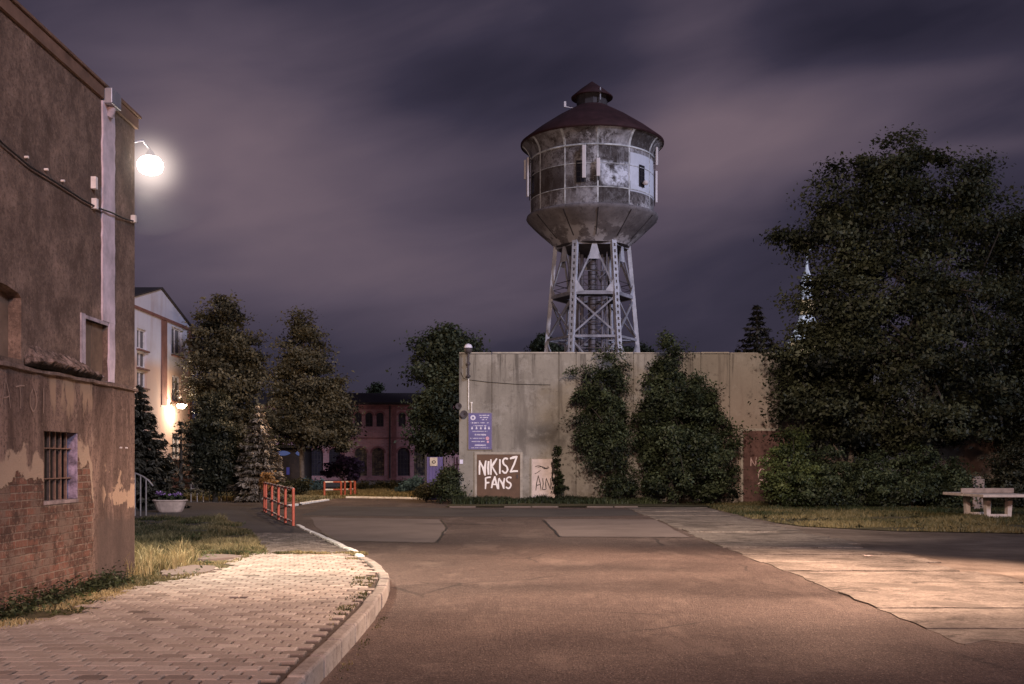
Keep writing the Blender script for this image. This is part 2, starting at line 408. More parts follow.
# ================================================================== MATERIALS
# road
t = NT('asphalt'); big = t.noise(.35,5,.6); mid = t.noise(2.1,6,.7); gr = t.noise(34,5,.85); spk = t.voro(48.)
c = t.ramp(big,[(.3,(.076,.051,.042)),(.7,(.126,.086,.069))])
c = t.mix(t.sm(mid,.45,.75,0,.55), c, (.165,.118,.096)); c = t.mix(t.sm(gr,.5,.62,0,.85), c, (.030,.022,.018)); c = t.mix(t.sm(gr,.34,.46,.65,0), c, (.27,.215,.18))
g2 = t.noise(9,7,.85); c = t.mix(t.sm(g2,.50,.60,0,.55), c, (.040,.027,.021)); c = t.mix(t.sm(g2,.34,.45,.45,0), c, (.21,.155,.125)); g3=t.voro(26.); c = t.mix(t.sm(g3,.10,.2,.8,0), c, (.34,.26,.21)); wear=t.noise(.9,6,.7,t.scale(t.pos,(1,.35,1))); c = t.mix(t.sm(wear,.52,.64,0,.45), c, (.19,.14,.112))
crk = t.voro(.42, t.mix(.25, t.pos, t.scale(t.noise(1.2,4,.6) , (1,1,1))) , 'DISTANCE_TO_EDGE'); 
c = t.mix(t.m('MULTIPLY',t.sm(crk,.003,.010,.6,0),t.sm(t.noise(.25,2),.5,.6)), c, (.02,.016,.014))
M_ASPH = t.out(c,.82,0,t.bump(t.m('ADD',gr,t.m('ADD',t.m('MULTIPLY',spk,.7),g2)),.9,.02),.3)
t = NT('worn_asphalt'); big = t.noise(.6,6,.65); gr = t.noise(55,3,.7)
c = t.ramp(big,[(.3,(.115,.088,.076)),(.7,(.185,.142,.122))]); c = t.mix(t.sm(gr,.5,.75,0,.6), c, (.07,.06,.05))
M_PATCH = t.out(c,.85,0,t.bump(gr,.4,.01),.3)
t = NT('dark_asphalt'); big = t.noise(.5,6,.65); gr = t.noise(60,3,.7)
c = t.ramp(big,[(.3,(.055,.046,.042)),(.7,(.10,.085,.076))]); c = t.mix(t.sm(gr,.5,.75,0,.5), c, (.03,.026,.024))
M_DARK = t.out(c,.9,0,t.bump(gr,.4,.01),.25)
t = NT('concrete_slab'); st = t.noise(1.5,7,.8,t.scale(t.pos,(1.,1.15,1)),.8); gr = t.noise(20,6,.85); big = t.noise(.5,4,.6)
c = t.ramp(st,[(.38,(.07,.055,.043)),(.47,(.17,.138,.112)),(.66,(.28,.235,.19))]); c = t.mix(t.sm(gr,.50,.62,0,.85), c, (.075,.058,.045)); c = t.mix(t.sm(gr,.34,.44,.6,0), c, (.46,.39,.32)); c = t.mix(t.sm(big,.54,.64,0,.8), c, (.085,.068,.055))
M_SLAB = t.out(c,.85,0,t.bump(t.m('ADD',gr,t.noise(120,2)),.7,.012),.3)
t = NT('soil'); big = t.noise(.45,5,.65); gr = t.noise(30,5,.75)
c = t.ramp(big,[(.35,(.10,.075,.060)),(.5,(.155,.12,.096)),(.64,(.24,.19,.15))]); c = t.mix(t.sm(gr,.5,.72,0,.6), c, (.035,.028,.021))
M_SOIL = t.out(c,.95,0,t.bump(gr,.8,.03),.15)
t = NT('turf_soil'); big = t.noise(.8,5,.65); gr = t.noise(34,5,.75)
c = t.ramp(big,[(.3,(.05,.046,.025)),(.7,(.12,.10,.055))]); c = t.mix(t.sm(gr,.5,.72,0,.6), c, (.03,.028,.016))
M_TURF = t.out(c,.95,0,t.bump(gr,.8,.03),.15)
t = NT('paver'); a = t.attr('tint'); gr = t.noise(60,4,.75); big = t.noise(.7,5,.6)
c = t.ramp(a,[(0.,(.060,.046,.036)),(.32,(.24,.195,.16)),(1.,(.43,.37,.31))]); c = t.mix(t.sm(big,.5,.75,0,.35), c, (.16,.13,.10)); c = t.mix(t.sm(gr,.5,.72,0,.55), c, (.12,.10,.08)); c = t.mix(t.sm(gr,.3,.4,.4,0), c, (.46,.41,.36))
M_PAVER = t.out(c,.85,0,t.bump(gr,.6,.008),.3)
t = NT('kerbstone'); gr = t.noise(42,5,.75); big = t.noise(1.3,6,.65)
c = t.ramp(big,[(.3,(.22,.19,.16)),(.7,(.36,.315,.27))]); c = t.mix(t.sm(gr,.5,.72,0,.6), c, (.10,.08,.066)); c = t.mix(t.sm(t.noise(6,6,.8),.5,.62,0,.6), c, (.13,.10,.085))
M_KERB = t.out(c,.88,0,t.bump(gr,.7,.01),.25)
M_WHITEKERB = simple('whitewashed_kerb',(.80,.74,.66),.8,0,.3,5,.4)
# left building
t = NT('old_render')
y, z = t.xyz(1), t.xyz(2); n1 = t.noise(2.2,6,.68); n2 = t.noise(.8,5,.6); fine = t.noise(24,6,.8); strk = t.noise(1.,6,.72,t.scale(t.pos,(1,2.6,.5)),.5)
up = t.ramp(n1,[(.34,(.105,.074,.057)),(.5,(.175,.125,.096)),(.66,(.28,.20,.152))]); up = t.mix(t.sm(fine,.47,.60,0,.6), up, (.075,.053,.042)); up = t.mix(t.sm(fine,.34,.44,.45,0),up,(.36,.26,.20)); up = t.mix(t.sm(n2,.52,.66,0,.55),up,(.10,.072,.06))
lo = t.ramp(strk,[(.36,(.075,.050,.040)),(.5,(.145,.099,.079)),(.62,(.225,.155,.122))]); lo = t.mix(t.sm(n1,.5,.66,0,.6), lo, (.085,.06,.05)); lo = t.mix(t.sm(fine,.49,.60,0,.7), lo, (.055,.037,.030)); lo = t.mix(t.sm(t.noise(3.3,6,.75),.60,.68,0,.6), lo, (.27,.20,.155))
c = t.mix(t.sm(t.m('ADD',z,t.m('MULTIPLY',n2,.12)),2.62,2.66), lo, up)
drip = t.m('MULTIPLY', t.sm(t.noise(1.3,5,.65,t.scale(t.pos,(1,3.2,.8))),.50,.56), t.m('MULTIPLY',t.sm(t.m('ADD',z,t.m('MULTIPLY',t.noise(5.,5,.75,t.scale(t.pos,(1,1.6,.5))),.9)),2.55,2.75),t.m('MULTIPLY',t.sm(y,11.7,11.8),t.sm(y,13.0,12.9)))); c = t.mix(t.m('MULTIPLY',drip,t.sm(z,2.62,2.58)), c, (.28,.20,.14))
# bare brick where the render has fallen
bv = t.vec(y, z, 0.)
bk = t.n('ShaderNodeTexBrick'); t.l(t.mix(.015, bv, t.vec(n1,t.noise(5,4),0.)),bk.inputs['Vector']); bk.inputs['Scale'].default_value = 1.
bk.inputs['Brick Width'].default_value=.26; bk.inputs['Row Height'].default_value=.078; bk.inputs['Mortar Size'].default_value=.008; bk.inputs['Mortar Smooth'].default_value=.4
bk.inputs['Color1'].default_value=(.17,.082,.058,1); bk.inputs['Color2'].default_value=(.085,.045,.034,1); bk.inputs['Mortar'].default_value=(.20,.155,.12,1); bk.inputs['Bias'].default_value=-.1
bc = t.mix(t.sm(t.noise(5,6,.75),.42,.62,0,.92), bk.outputs['Color'], (.06,.038,.03)); bc = t.mix(t.sm(t.noise(14,6,.75),.53,.64,0,.75), bc, (.23,.165,.125)); bc = t.mix(t.sm(t.noise(2.6,6,.75),.50,.60,0,.85), bc, (.15,.108,.084))
lim = t.m('ADD', t.sm(y,11.3,12.2,1.5,1.22), t.m('MULTIPLY', t.m('SUBTRACT', t.noise(2.4,6,.65), .5), .8))
lim = t.m('SUBTRACT', lim, t.sm(t.m('ADD',y,t.m('MULTIPLY',t.noise(3.,5,.7),.25)),13.08,13.16,0,2.5))
lim = t.m('ADD', lim, t.m('MULTIPLY', t.sm(y,12.42,12.5), t.sm(y,13.0,12.8,0,.42)))
dlt = t.m('SUBTRACT', lim, z)
scar = t.m('MULTIPLY', t.sm(dlt,-.26,-.2), t.sm(t.noise(1.7,5,.6),.36,.44)); c = t.mix(scar, c, (.30,.225,.165))
c2 = t.sm(t.m('SUBTRACT',t.noise(1.6,5,.65), t.m('MULTIPLY',t.m('ABSOLUTE',t.m('SUBTRACT',z,1.25)),.35)),.43,.46); c = t.mix(t.m('MULTIPLY',c2,t.sm(y,13.2,13.4)), c, (.33,.235,.165))
zz_=t.m('ADD',z,t.m('MULTIPLY',t.m('SUBTRACT',t.noise(3.,5,.7),.5),.5)); c = t.mix(t.m('MULTIPLY',t.sm(zz_,1.04,.90,0,.75),t.sm(y,13.0,13.2)), c, (.075,.057,.05))
msk = t.sm(dlt,-.01,.02); c = t.mix(msk, c, bc)
hgt = t.m('ADD', t.m('MULTIPLY',t.m('SUBTRACT',1.,msk),1.2), t.m('ADD', t.m('MULTIPLY',bk.outputs['Fac'],t.m('MULTIPLY',msk,-.6)), t.m('ADD',t.m('MULTIPLY',fine,.6),n1)))
M_RENDER = t.out(c,.92,0,t.bump(hgt,.75,.035),.15)
t = NT('crumbling_mortar'); k_=t.noise(9,6,.75); c=t.ramp(k_,[(.36,(.03,.022,.018)),(.47,(.16,.117,.095)),(.62,(.36,.27,.225))]); c=t.mix(t.sm(t.m('ADD',t.xyz(2),t.m('MULTIPLY',k_,.10)),2.745,2.70),c,(.022,.017,.014)); M_MORTAR = t.out(c,.95,0,t.bump(t.noise(16,6,.8),1.,.05),.1)
M_LEDGE = simple('ledge_render',(.15,.105,.085),.95,0,.6,9,1.)
M_LIME = simple('lime_plaster',(.56,.48,.52),.9,0,.3,3.5,.6)
M_LIME2 = simple('dirty_lime_plaster',(.36,.31,.33),.9,0,.45,6,.8)
M_REVEAL = simple('lilac_reveal',(.26,.21,.27),.9,0,.85,9,1.)
M_SILL = simple('worn_sill',(.19,.15,.145),.9,0,.5,8,.8)
M_NICHE = simple('brown_render',(.16,.11,.075),.9,0,.35,3,.5)
M_ZINC = simple('zinc_sheet',(.36,.37,.42),.5,.6,.2,5)
M_FASCIA = simple('brown_fascia',(.16,.10,.07),.8,0,.35,3,.3)
M_BLACK = simple('black_interior',(.008,.008,.009),.6)
M_IRON = simple('rusty_iron',(.16,.10,.075),.75,.3,.4,20,.3)
M_WIRE = simple('black_cable',(.02,.018,.018),.6)
M_PORC = simple('porcelain',(.7,.66,.62),.4)
M_BULB = emis('lamp_glass',(1.,.88,.74),26)
M_BULB2 = emis('house_lamp_glass',(1.,.85,.62),22)
# concrete hall
t = NT('hall_concrete'); x, z = t.xyz(0), t.xyz(2); big = t.noise(.35,5,.6); st = t.noise(1.,6,.68,t.scale(t.pos,(1.6,1,.22))); fine = t.noise(6,7,.8)
c = t.ramp(big,[(.3,(.20,.185,.160)),(.7,(.30,.275,.238))]); c = t.mix(t.sm(st,.48,.64,0,.7), c, (.135,.12,.105)); c = t.mix(t.sm(t.noise(.9,6,.75),.52,.62,0,.4), c, (.36,.34,.31)); c = t.mix(t.sm(fine,.5,.75,0,.4), c, (.11,.10,.085)); c = t.mix(t.sm(fine,.28,.38,.35,0),c,(.42,.385,.34))
c = t.mix(t.m('MULTIPLY',t.sm(x,7.,9.,0,.6),t.sm(z,7,2)), c, (.33,.245,.195))
stain = t.m('MULTIPLY', t.sm(t.m('ABSOLUTE',t.m('SUBTRACT',z,2.75)),.75,.1), t.m('MULTIPLY', t.sm(x,-.6,1.2), t.sm(x,3.2,1.9))); c = t.mix(t.m('MULTIPLY',stain,t.sm(t.noise(1.3,5,.65),.36,.58,0,.85)), c, (.085,.076,.066))
run=t.noise(1.,6,.8,t.scale(t.pos,(3.2,1,.10))); c = t.mix(t.m('MULTIPLY',t.sm(run,.52,.62,0,.75),t.sm(t.m('ADD',z,t.m('MULTIPLY',run,1.5)),4.9,6.6)), c, (.085,.075,.066)); c = t.mix(t.sm(t.noise(1.9,7,.85),.56,.63,0,.45), c, (.10,.088,.075))
c = t.mix(t.m('MULTIPLY',t.sm(z,.9,.0),t.sm(fine,.35,.6)), c, (.12,.10,.075))
M_HALL = t.out(c,.93,0,t.bump(fine,.4,.03),.15)
M_GROOVE = simple('dark_joint',(.11,.10,.085),.95)
M_COPE = simple('coping_concrete',(.34,.31,.27),.9,0,.25,3)
M_DOOR = simple('brown_steel',(.105,.058,.036),.6,.0,.25,2.5,.2)
M_DOORFR = simple('pale_concrete_frame',(.33,.295,.25),.9,0,.3,4)
M_PANEL = simple('white_board',(.60,.50,.46),.8,0,.18,3)
M_SAND = simple('joint_sand',(.07,.052,.04),.95,0,.4,12,.5)
M_KIOSK = simple('dark_boards',(.035,.026,.024),.85,0,.35,5)
M_GATE = simple('rusty_steel',(.105,.056,.048),.8,.1,.5,2.2,.4)
M_WPAINT = simple('white_spray',(.85,.80,.76),.7,0,.12,8)
M_PPAINT = simple('pink_spray',(.50,.36,.33),.8,0,.2,8)
M_KPAINT = simple('black_spray',(.03,.025,.025),.7)
M_SIGNB = simple('blue_sign',(.095,.085,.24),.5,0,.15,4)
M_SIGNW = simple('sign_white',(.62,.60,.72),.6)
M_SIGNP = simple('sign_pink',(.60,.33,.42),.6)
M_SIGNF = simple('sign_frame',(.20,.17,.25),.6)
# tower
t = NT('tower_render'); x,y,z = t.xyz(0),t.xyz(1),t.xyz(2); n1 = t.noise(.75,6,.68); n2 = t.noise(.33,4,.55); fine = t.noise(3.4,7,.85); strk = t.noise(1.,6,.7,t.scale(t.pos,(1.6,1.6,.3)))
c = t.ramp(n1,[(.32,(.085,.072,.07)),(.49,(.22,.195,.195)),(.58,(.56,.53,.55))]); c = t.mix(t.sm(fine,.50,.57,0,.85), c, (.045,.037,.037)); c = t.mix(t.sm(t.noise(2.2,7,.85),.54,.60,0,.8), c, (.60,.58,.61)); c = t.mix(t.sm(strk,.54,.64,0,.75), c, (.60,.58,.62))
aa=t.m('FLOOR',t.m('ADD',t.m('MULTIPLY',t.m('ARCTAN2',t.m('SUBTRACT',y,80.),t.m('SUBTRACT',x,5.818)),12/6.28319),12.0+29/30)); rr_=t.m('ADD',t.m('GREATER_THAN',z,20.58),t.m('ADD',t.m('GREATER_THAN',z,22.22),t.m('GREATER_THAN',z,23.5)))
wn=t.n('ShaderNodeTexWhiteNoise'); t.l(t.vec(aa,rr_,0.),wn.inputs['Vector']); pv_=wn.outputs['Value']
c = t.mix(t.sm(pv_,.5,.25,0,.75), c, (.055,.044,.042)); c = t.mix(t.m('MULTIPLY',t.sm(pv_,.6,.9,0,.6),t.sm(n1,.38,.5)), c, (.52,.50,.53))
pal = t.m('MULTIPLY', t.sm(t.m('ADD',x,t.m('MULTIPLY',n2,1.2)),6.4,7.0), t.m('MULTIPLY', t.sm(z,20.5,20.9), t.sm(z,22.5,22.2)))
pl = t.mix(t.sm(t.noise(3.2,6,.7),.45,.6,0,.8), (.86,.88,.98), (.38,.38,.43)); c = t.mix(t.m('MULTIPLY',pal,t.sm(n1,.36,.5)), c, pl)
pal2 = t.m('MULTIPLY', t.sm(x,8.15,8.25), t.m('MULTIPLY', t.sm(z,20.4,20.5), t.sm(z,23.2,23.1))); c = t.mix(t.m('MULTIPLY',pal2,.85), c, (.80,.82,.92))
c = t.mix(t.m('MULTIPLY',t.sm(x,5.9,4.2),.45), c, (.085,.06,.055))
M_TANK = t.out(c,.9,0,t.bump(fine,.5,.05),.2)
t = NT('tower_funnel'); n1 = t.noise(.8,6,.68); fine = t.noise(4.5,6,.75); z = t.xyz(2)
c = t.ramp(n1,[(.3,(.14,.12,.125)),(.6,(.26,.23,.235)),(.75,(.38,.345,.345))]); c = t.mix(t.sm(fine,.5,.7,0,.6), c, (.045,.036,.034)); c = t.mix(t.m('MULTIPLY',t.sm(n1,.5,.56),t.sm(z,18.5,17.9)), c, (.50,.46,.47))
M_FUNNEL = t.out(c,.85,0,t.bump(fine,.4,.04),.25)
M_TROOF = simple('red_tower_roof',(.050,.020,.022),.75,.0,.35,1.2,.2)
M_SEAM = simple('white_seam',(.62,.60,.63),.9,0,.7,1.6)
M_STEEL = simple('grey_painted_steel',(.35,.34,.38),.6,.1,.35,1.6,.2)
M_STEEL2 = simple('pale_painted_steel',(.56,.55,.60),.6,.1,.3,1.6,.2)
M_DSTEEL = simple('dark_steel',(.07,.06,.065),.7,.2,.35,1.5)
M_PIPE = simple('tower_riser',(.22,.20,.23),.7,.1,.4,1.4)
M_ANT = simple('antenna_white',(.88,.80,.80),.5,0,.06,4)
M_GLASS = simple('dark_glass',(.018,.018,.024),.12,0,.2,3,0,.6)
# houses
t = NT('stucco'); z = t.xyz(2); n1 = t.noise(.6,5,.6); st = t.noise(1.,5,.65,t.scale(t.pos,(1,1.4,.2)))
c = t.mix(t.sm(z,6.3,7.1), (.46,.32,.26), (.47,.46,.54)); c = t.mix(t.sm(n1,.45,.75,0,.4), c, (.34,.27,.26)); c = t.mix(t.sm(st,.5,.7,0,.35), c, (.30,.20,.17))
M_STUCCO = t.out(c,.9,0,t.bump(t.noise(12,4),.2,.02),.2)
M_RUST = simple('rust_red_paint',(.16,.072,.058),.85,0,.3,2)
M_TRIM = simple('cream_trim',(.50,.42,.36),.85)
M_ROOFD = simple('dark_roof',(.035,.028,.03),.8)
M_WFRAME = simple('white_frame',(.50,.47,.50),.6)
t = NT('hall_brick'); bv = t.vec(t.xyz(0), t.xyz(2), 0.)
bk = t.n('ShaderNodeTexBrick'); t.l(bv,bk.inputs['Vector']); bk.inputs['Scale'].default_value=1.; bk.inputs['Brick Width'].default_value=.36; bk.inputs['Row Height'].default_value=.13; bk.inputs['Mortar Size'].default_value=.018
bk.inputs['Color1'].default_value=(.52,.26,.27,1); bk.inputs['Color2'].default_value=(.38,.19,.20,1); bk.inputs['Mortar'].default_value=(.40,.29,.31,1)
c = t.mix(t.sm(t.noise(.8,6,.7),.45,.7,0,.6), bk.outputs['Color'], (.18,.09,.095)); c = t.mix(t.sm(t.noise(2.5,5,.7),.55,.7,0,.45), c, (.5,.28,.28))
M_BRICK = t.out(c,.9,0,None,.2)
M_BRICKTRIM = simple('brick_arch',(.26,.12,.12),.9,0,.35,3)
M_ARCHGL = simple('hall_glass',(.030,.026,.04),.55,0,.5,.9,0,.2)
t = NT('reflection_painted_glass'); c = t.ramp(t.noise(2.,5,.7),[(.4,(.03,.026,.035)),(.55,(.16,.12,.085)),(.7,(.33,.25,.16))]); M_ARCHGL2 = t.out(c,.6,0,None,.2)  # warm reflections put into the pane colour
M_BLUEFENCE = simple('blue_corrugated_sheet',(.19,.17,.46),.5,.1,.2,2)
M_BLUEFENCE2 = simple('grey_violet_slats',(.16,.13,.20),.6,.1,.35,2)
M_RED = simple('red_paint',(.42,.105,.065),.5,0,.25,9)
M_RWHITE = simple('white_paint',(.72,.68,.64),.5,0,.2,9)
M_GREYRAIL = simple('galvanised_rail',(.28,.25,.24),.5,.4,.25,6)
M_TUB = simple('concrete_tub',(.46,.36,.31),.9,0,.25,6,.5)
M_TABLE = simple('table_concrete',(.46,.38,.34),.85,0,.25,5,.4)
M_PIER = simple('pale_stone',(.24,.185,.16),.9,0,.3,5,.4)
M_BARK = simple('bark',(.035,.029,.024),.95,0,.45,9,.9)
M_BARK2 = simple('pale_bark',(.11,.088,.072),.95,0,.4,7,.8)
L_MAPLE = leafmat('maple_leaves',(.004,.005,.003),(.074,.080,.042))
L_SHRUB = leafmat('shrub_leaves',(.006,.009,.005),(.085,.105,.050))
L_GREEN = leafmat('green_bush_leaves',(.018,.026,.010),(.12,.145,.050))
L_POPL = leafmat('lime_leaves',(.006,.007,.005),(.165,.143,.084))
L_DARK = leafmat('yew_needles',(.006,.008,.005),(.055,.056,.034),.1)
L_SPRUCE = leafmat('spruce_needles',(.010,.011,.009),(.095,.088,.068),.08)
L_BSPRUCE = leafmat('blue_spruce_needles',(.045,.038,.03),(.36,.30,.235),.08)
L_FAR = leafmat('far_leaves',(.015,.020,.013),(.10,.12,.072))
L_GOLD = leafmat('orange_leaves',(.10,.05,.018),(.48,.26,.09))
L_PLUM = leafmat('plum_leaves',(.014,.008,.016),(.085,.045,.09))
L_TEAL = leafmat('bluegreen_leaves',(.03,.05,.055),(.16,.27,.29))
L_FLOWER = leafmat('violet_petals',(.16,.08,.26),(.52,.33,.68))
L_HEDGE = leafmat('hedge_leaves',(.012,.015,.008),(.105,.095,.045))
L_GRASS = leafmat('grass_blades',(.030,.040,.014),(.42,.34,.17),.35)
L_GRASS2 = leafmat('dry_grass_blades',(.030,.040,.014),(.24,.19,.09),.35)
# ================================================================== GROUND
def zl(y): 
    t_ = np.clip((np.asarray(y,float)-17.)/4.,0,1); return .16-.12*t_*t_*(3-2*t_)
mb = MB(); mb.add([(-900,-300,-.03),(900,-300,-.03),(900,1500,-.03),(-900,1500,-.03)],[(0,1,2,3)]); mb.build('ground', M_SOIL, kind='structure')
KERB = [(-1.44,-2),(-1.44,8),(-1.43,10),(-1.44,11.6),(-1.47,12.7),(-1.53,13.7),(-1.64,14.6),(-1.82,15.5),(-2.07,16.5),(-2.32,17.3)]
LOWK = [(-2.32,17.3),(-2.72,19.2),(-3.05,20.6),(-3.77,22.8),(-5.36,27.8)]
FARK = [(-5.36,27.8),(-7.2,33.5),(-8.1,38.),(-8.1,43.),(-7.65,50.4),(-4.8,49.3),(-2.2,47.)]
def edge_x(y):
    pts = KERB+LOWK[1:]+[(-7.2,33.5),(-8.1,38.)]
    return np.interp(y,[p[1] for p in pts],[p[0] for p in pts])
road = KERB+LOWK[1:]+FARK[1:]+[(-2.2,39.9),(4.2,39.9),(4.2,10.3),(5.2,10.1),(7.,10.5),(9.,9.8),(14,9.9),(14,-2)]
mb = MB(); mb.poly([(x,y,0.) for x,y in road]); mb.build('road', M_ASPH, kind='structure')
# lighter repairs and a dark band across the road, 4 mm above it
def patch(name, px, mat, z):
    mb = MB(); pts=[]
    for i,(x,y) in enumerate(px):
        D = F*EYE/(y-HY); pts.append(((x-CX)*D/F, D, z))
    fine=[]
    for i,p in enumerate(pts):
        q_=pts[(i+1)%len(pts)]
        for k in range(6):
            s_=k/6; fine.append((p[0]+(q_[0]-p[0])*s_+random.uniform(-.05,.05)*(k>0), p[1]+(q_[1]-p[1])*s_+random.uniform(-.12,.12)*(k>0), z))
    mb.poly(fine); mb.build(name, mat, kind='structure')
patch('road_patch', [(337,541),(437,543),(447,528),(440,519.5),(310,517.5),(322,533)], M_PATCH, .004)
patch('road_patch', [(560,537),(690,537.5),(655,519.5),(543,519)], M_PATCH, .004)
patch('dark_road_strip', [(300,515.5),(545,517),(640,515.5),(632,509.5),(460,508.5),(330,506)], M_DARK, .004)
# tar seams round the repairs and across the road
def seam(px,w_):
    NRM[0]=Vector((0,0,.02)); mb=MB(); pts=[]
    for (xa,ya),(xb,yb) in zip(px,px[1:]):
        for k in range(12):
            y_=ya+(yb-ya)*k/12; x_=xa+(xb-xa)*k/12; D=F*EYE/(y_-HY); pts.append((wx(x_,D)+random.uniform(-.03,.03),D+random.uniform(-.03,.03)))
    stroke(mb,pts,w_,lambda u,v:(u,v,.008)); mb.build('tar_seam',M_WIRE,kind='structure'); NRM[0]=Vector((0,-1,0))
seam([(322,533),(337,541),(437,543),(447,528),(440,519.5)],.05); seam([(690,537.5),(560,537),(543,519)],.05); seam([(415,524),(500,524.4)],.09); seam([(600,524),(632,524.5)],.05)
# left raised side
ys = np.concatenate([np.arange(-2,17,1.5),np.arange(17,21.2,.5),np.arange(22,46,2)])
def strip(name, x0f, x1f, ys, dz, mat):
    mb = MB(); v=[]
    for y_ in ys: v += [(x0f(y_),y_,float(zl(y_))+dz),(x1f(y_),y_,float(zl(y_))+dz)]
    mb.add(v,[(2*i,2*i+1,2*i+3,2*i+2) for i in range(len(ys)-1)]); return mb.build(name, mat, kind='structure')
strip('pavement_bed', lambda y_:-30., lambda y_:float(edge_x(y_))-.05, ys, -.012, M_SAND)
strip('path', lambda y_:-17., lambda y_:float(edge_x(y_))-.14, np.arange(24.6,38.1,.9), -.006, M_DARK)
TURF = [(-4.90,7.5),(-4.62,8.8),(-4.45,9.8),(-4.15,10.9),(-4.3,11.8),(-4.35,12.8),(-4.05,14.5),(-3.95,15.6),(-4.1,16.9),(-4.05,18.3),(-4.6,20.2),(-5.6,24.),(-7.0,28.4),(-8.4,31.2),(-14,31.2),(-14,14.45),(-4.90,14.45)]
mb = MB()
fine=[]
for i,p in enumerate(TURF):
    q_=TURF[(i+1)%len(TURF)]
    for k in range(4): s_=k/4; fine.append((p[0]+(q_[0]-p[0])*s_+random.uniform(-.06,.06)*(k>0), p[1]+(q_[1]-p[1])*s_))
def turf_tri(poly, dz, name, mat):
    mb = MB(); ysr = np.arange(min(p[1] for p in poly), max(p[1] for p in poly), .5)
    mb.poly([(x,y,float(zl(y))+dz) for x,y in poly]); return mb.build(name, mat, kind='structure')
turf_tri(fine, -.008, 'turf_soil', M_TURF)
# interlocking pavers: real blocks with joints
def turf_edge(y): 
    pts=[p for p in TURF[:14]]
    return np.interp(y,[p[1] for p in pts],[p[0] for p in pts])
def pavers(name, y0, y1, xmin, lo, hi, seed):
    r = random.Random(seed); W,Hh,g = .20,.165,.005; V=[];Fc=[];T=[]
    j=0; y_=y0
    while y_ < y1:
        xo = (j%2)*W/2; xr = float(edge_x(y_+Hh/2))-.155
        xl = max(xmin, float(turf_edge(y_+Hh/2))-.1-.25*r.random()) if y_ > 7.6 else xmin
        n0 = math.floor((xl-xo)/W); n1 = math.ceil((xr-xo)/W)
        for i in range(n0,n1):
            x = xo+i*W
            if x+W*.8 > xr or x < xl: continue
            if r.random() < .0015: continue
            h = .012+r.gauss(0,.002); tl = r.gauss(0,.003); z0=float(zl(y_))
            hw = W/2-.0075; hh = Hh/2-.004; cxp,cyp = x+W/2,y_+Hh/2; zz=.006
            ring=[(-hw,-hh),(-hw+zz,-hh*.4),(-hw-zz,hh*.4),(-hw,hh),(hw,hh),(hw-zz,hh*.4),(hw+zz,-hh*.4),(hw,-hh)]
            b=len(V); k_=.87
            for (a_,c_) in ring: V.append((cxp+a_,cyp+c_,z0-.02))
            for (a_,c_) in ring: V.append((cxp+a_,cyp+c_,z0+h-.007-tl*a_*4))
            for (a_,c_) in ring: V.append((cxp+a_*k_,cyp+c_*.90,z0+h-tl*a_*4))
            for q_ in range(8):
                Fc.append((b+q_,b+8+q_,b+8+(q_+1)%8,b+(q_+1)%8)); Fc.append((b+8+q_,b+16+q_,b+16+(q_+1)%8,b+8+(q_+1)%8))
            Fc.append(tuple(b+16+q_ for q_ in range(8)))
            tv=min(1,max(.1,r.gauss((lo+hi)/2,(hi-lo)/3.0))); T += [0.]*8+[tv*.5]*8+[tv]*8
        y_ += Hh; j += 1
    me = bpy.data.meshes.new(name); me.from_pydata(V,[],Fc); a=me.attributes.new('tint','FLOAT','POINT'); a.data.foreach_set('value',T)
    me.materials.append(M_PAVER); o=bpy.data.objects.new(name,me); COL.objects.link(o); o['kind']='structure'; fix_normals(o); return o
pavers('pavement', 5.5, 17.9, -4.9, .35, .8, 3)
pavers('far_pavement', 18.05, 24.7, -7., .0, .35, 4)
# kerbs
def kerb(name, line, width, length, top, mat, z0=-.05, white=False, skip=0.):
    P = [Vector((p[0],p[1],0)) for p in line]; d=[0]
    for a,b in zip(P,P[1:]): d.append(d[-1]+(b-a).length)
    def pt(s):
        s=min(max(s,0),d[-1]-1e-4); i=max(k for k in range(len(d)-1) if d[k]<=s); return P[i].lerp(P[i+1],(s-d[i])/(d[i+1]-d[i]))
    mb=MB(); s=0.; bw = width
    while s < d[-1]-.1:
        e=min(s+length,d[-1]); g=.017; a=pt(s+g); b=pt(e-g); t_=(b-a).normalized(); nrm=Vector((-t_.y,t_.x,0))
        if random.random() >= skip:
            za=top(a.y)+random.uniform(-.006,.006); zb=top(b.y)+random.uniform(-.006,.006); sh=random.uniform(-.012,.012); o_=nrm*sh
            vs=[a+o_,b+o_,b+o_+nrm*bw,a+o_+nrm*bw]; 
            mb.add([(p.x,p.y,z0) for p in vs]+[(vs[0].x,vs[0].y,za),(vs[1].x,vs[1].y,zb),(vs[2].x,vs[2].y,zb),(vs[3].x,vs[3].y,za)],[(3,2,1,0),(4,5,6,7),(0,1,5,4),(1,2,6,5),(2,3,7,6),(3,0,4,7)])
        s=e
    o=mb.build(name,mat,kind='structure'); fix_normals(o); bevel(o,.02); return o
kerb('kerb', KERB, .13, .8, lambda y_: float(zl(y_))+.012, M_KERB)
kerb('low_kerb', LOWK, .12, 1., lambda y_: float(zl(y_))+.03, M_WHITEKERB)
kerb('road_edge_kerb', [(-8.1,39.6),(-8.1,43.),(-7.65,50.4)], .2, 1.1, lambda y_: .07, M_WHITEKERB, skip=.3)
kerb('road_edge_kerb', [(-7.65,50.4),(-4.8,49.3),(-2.5,47.2)], .2, 1.2, lambda y_: .08, M_WHITEKERB)
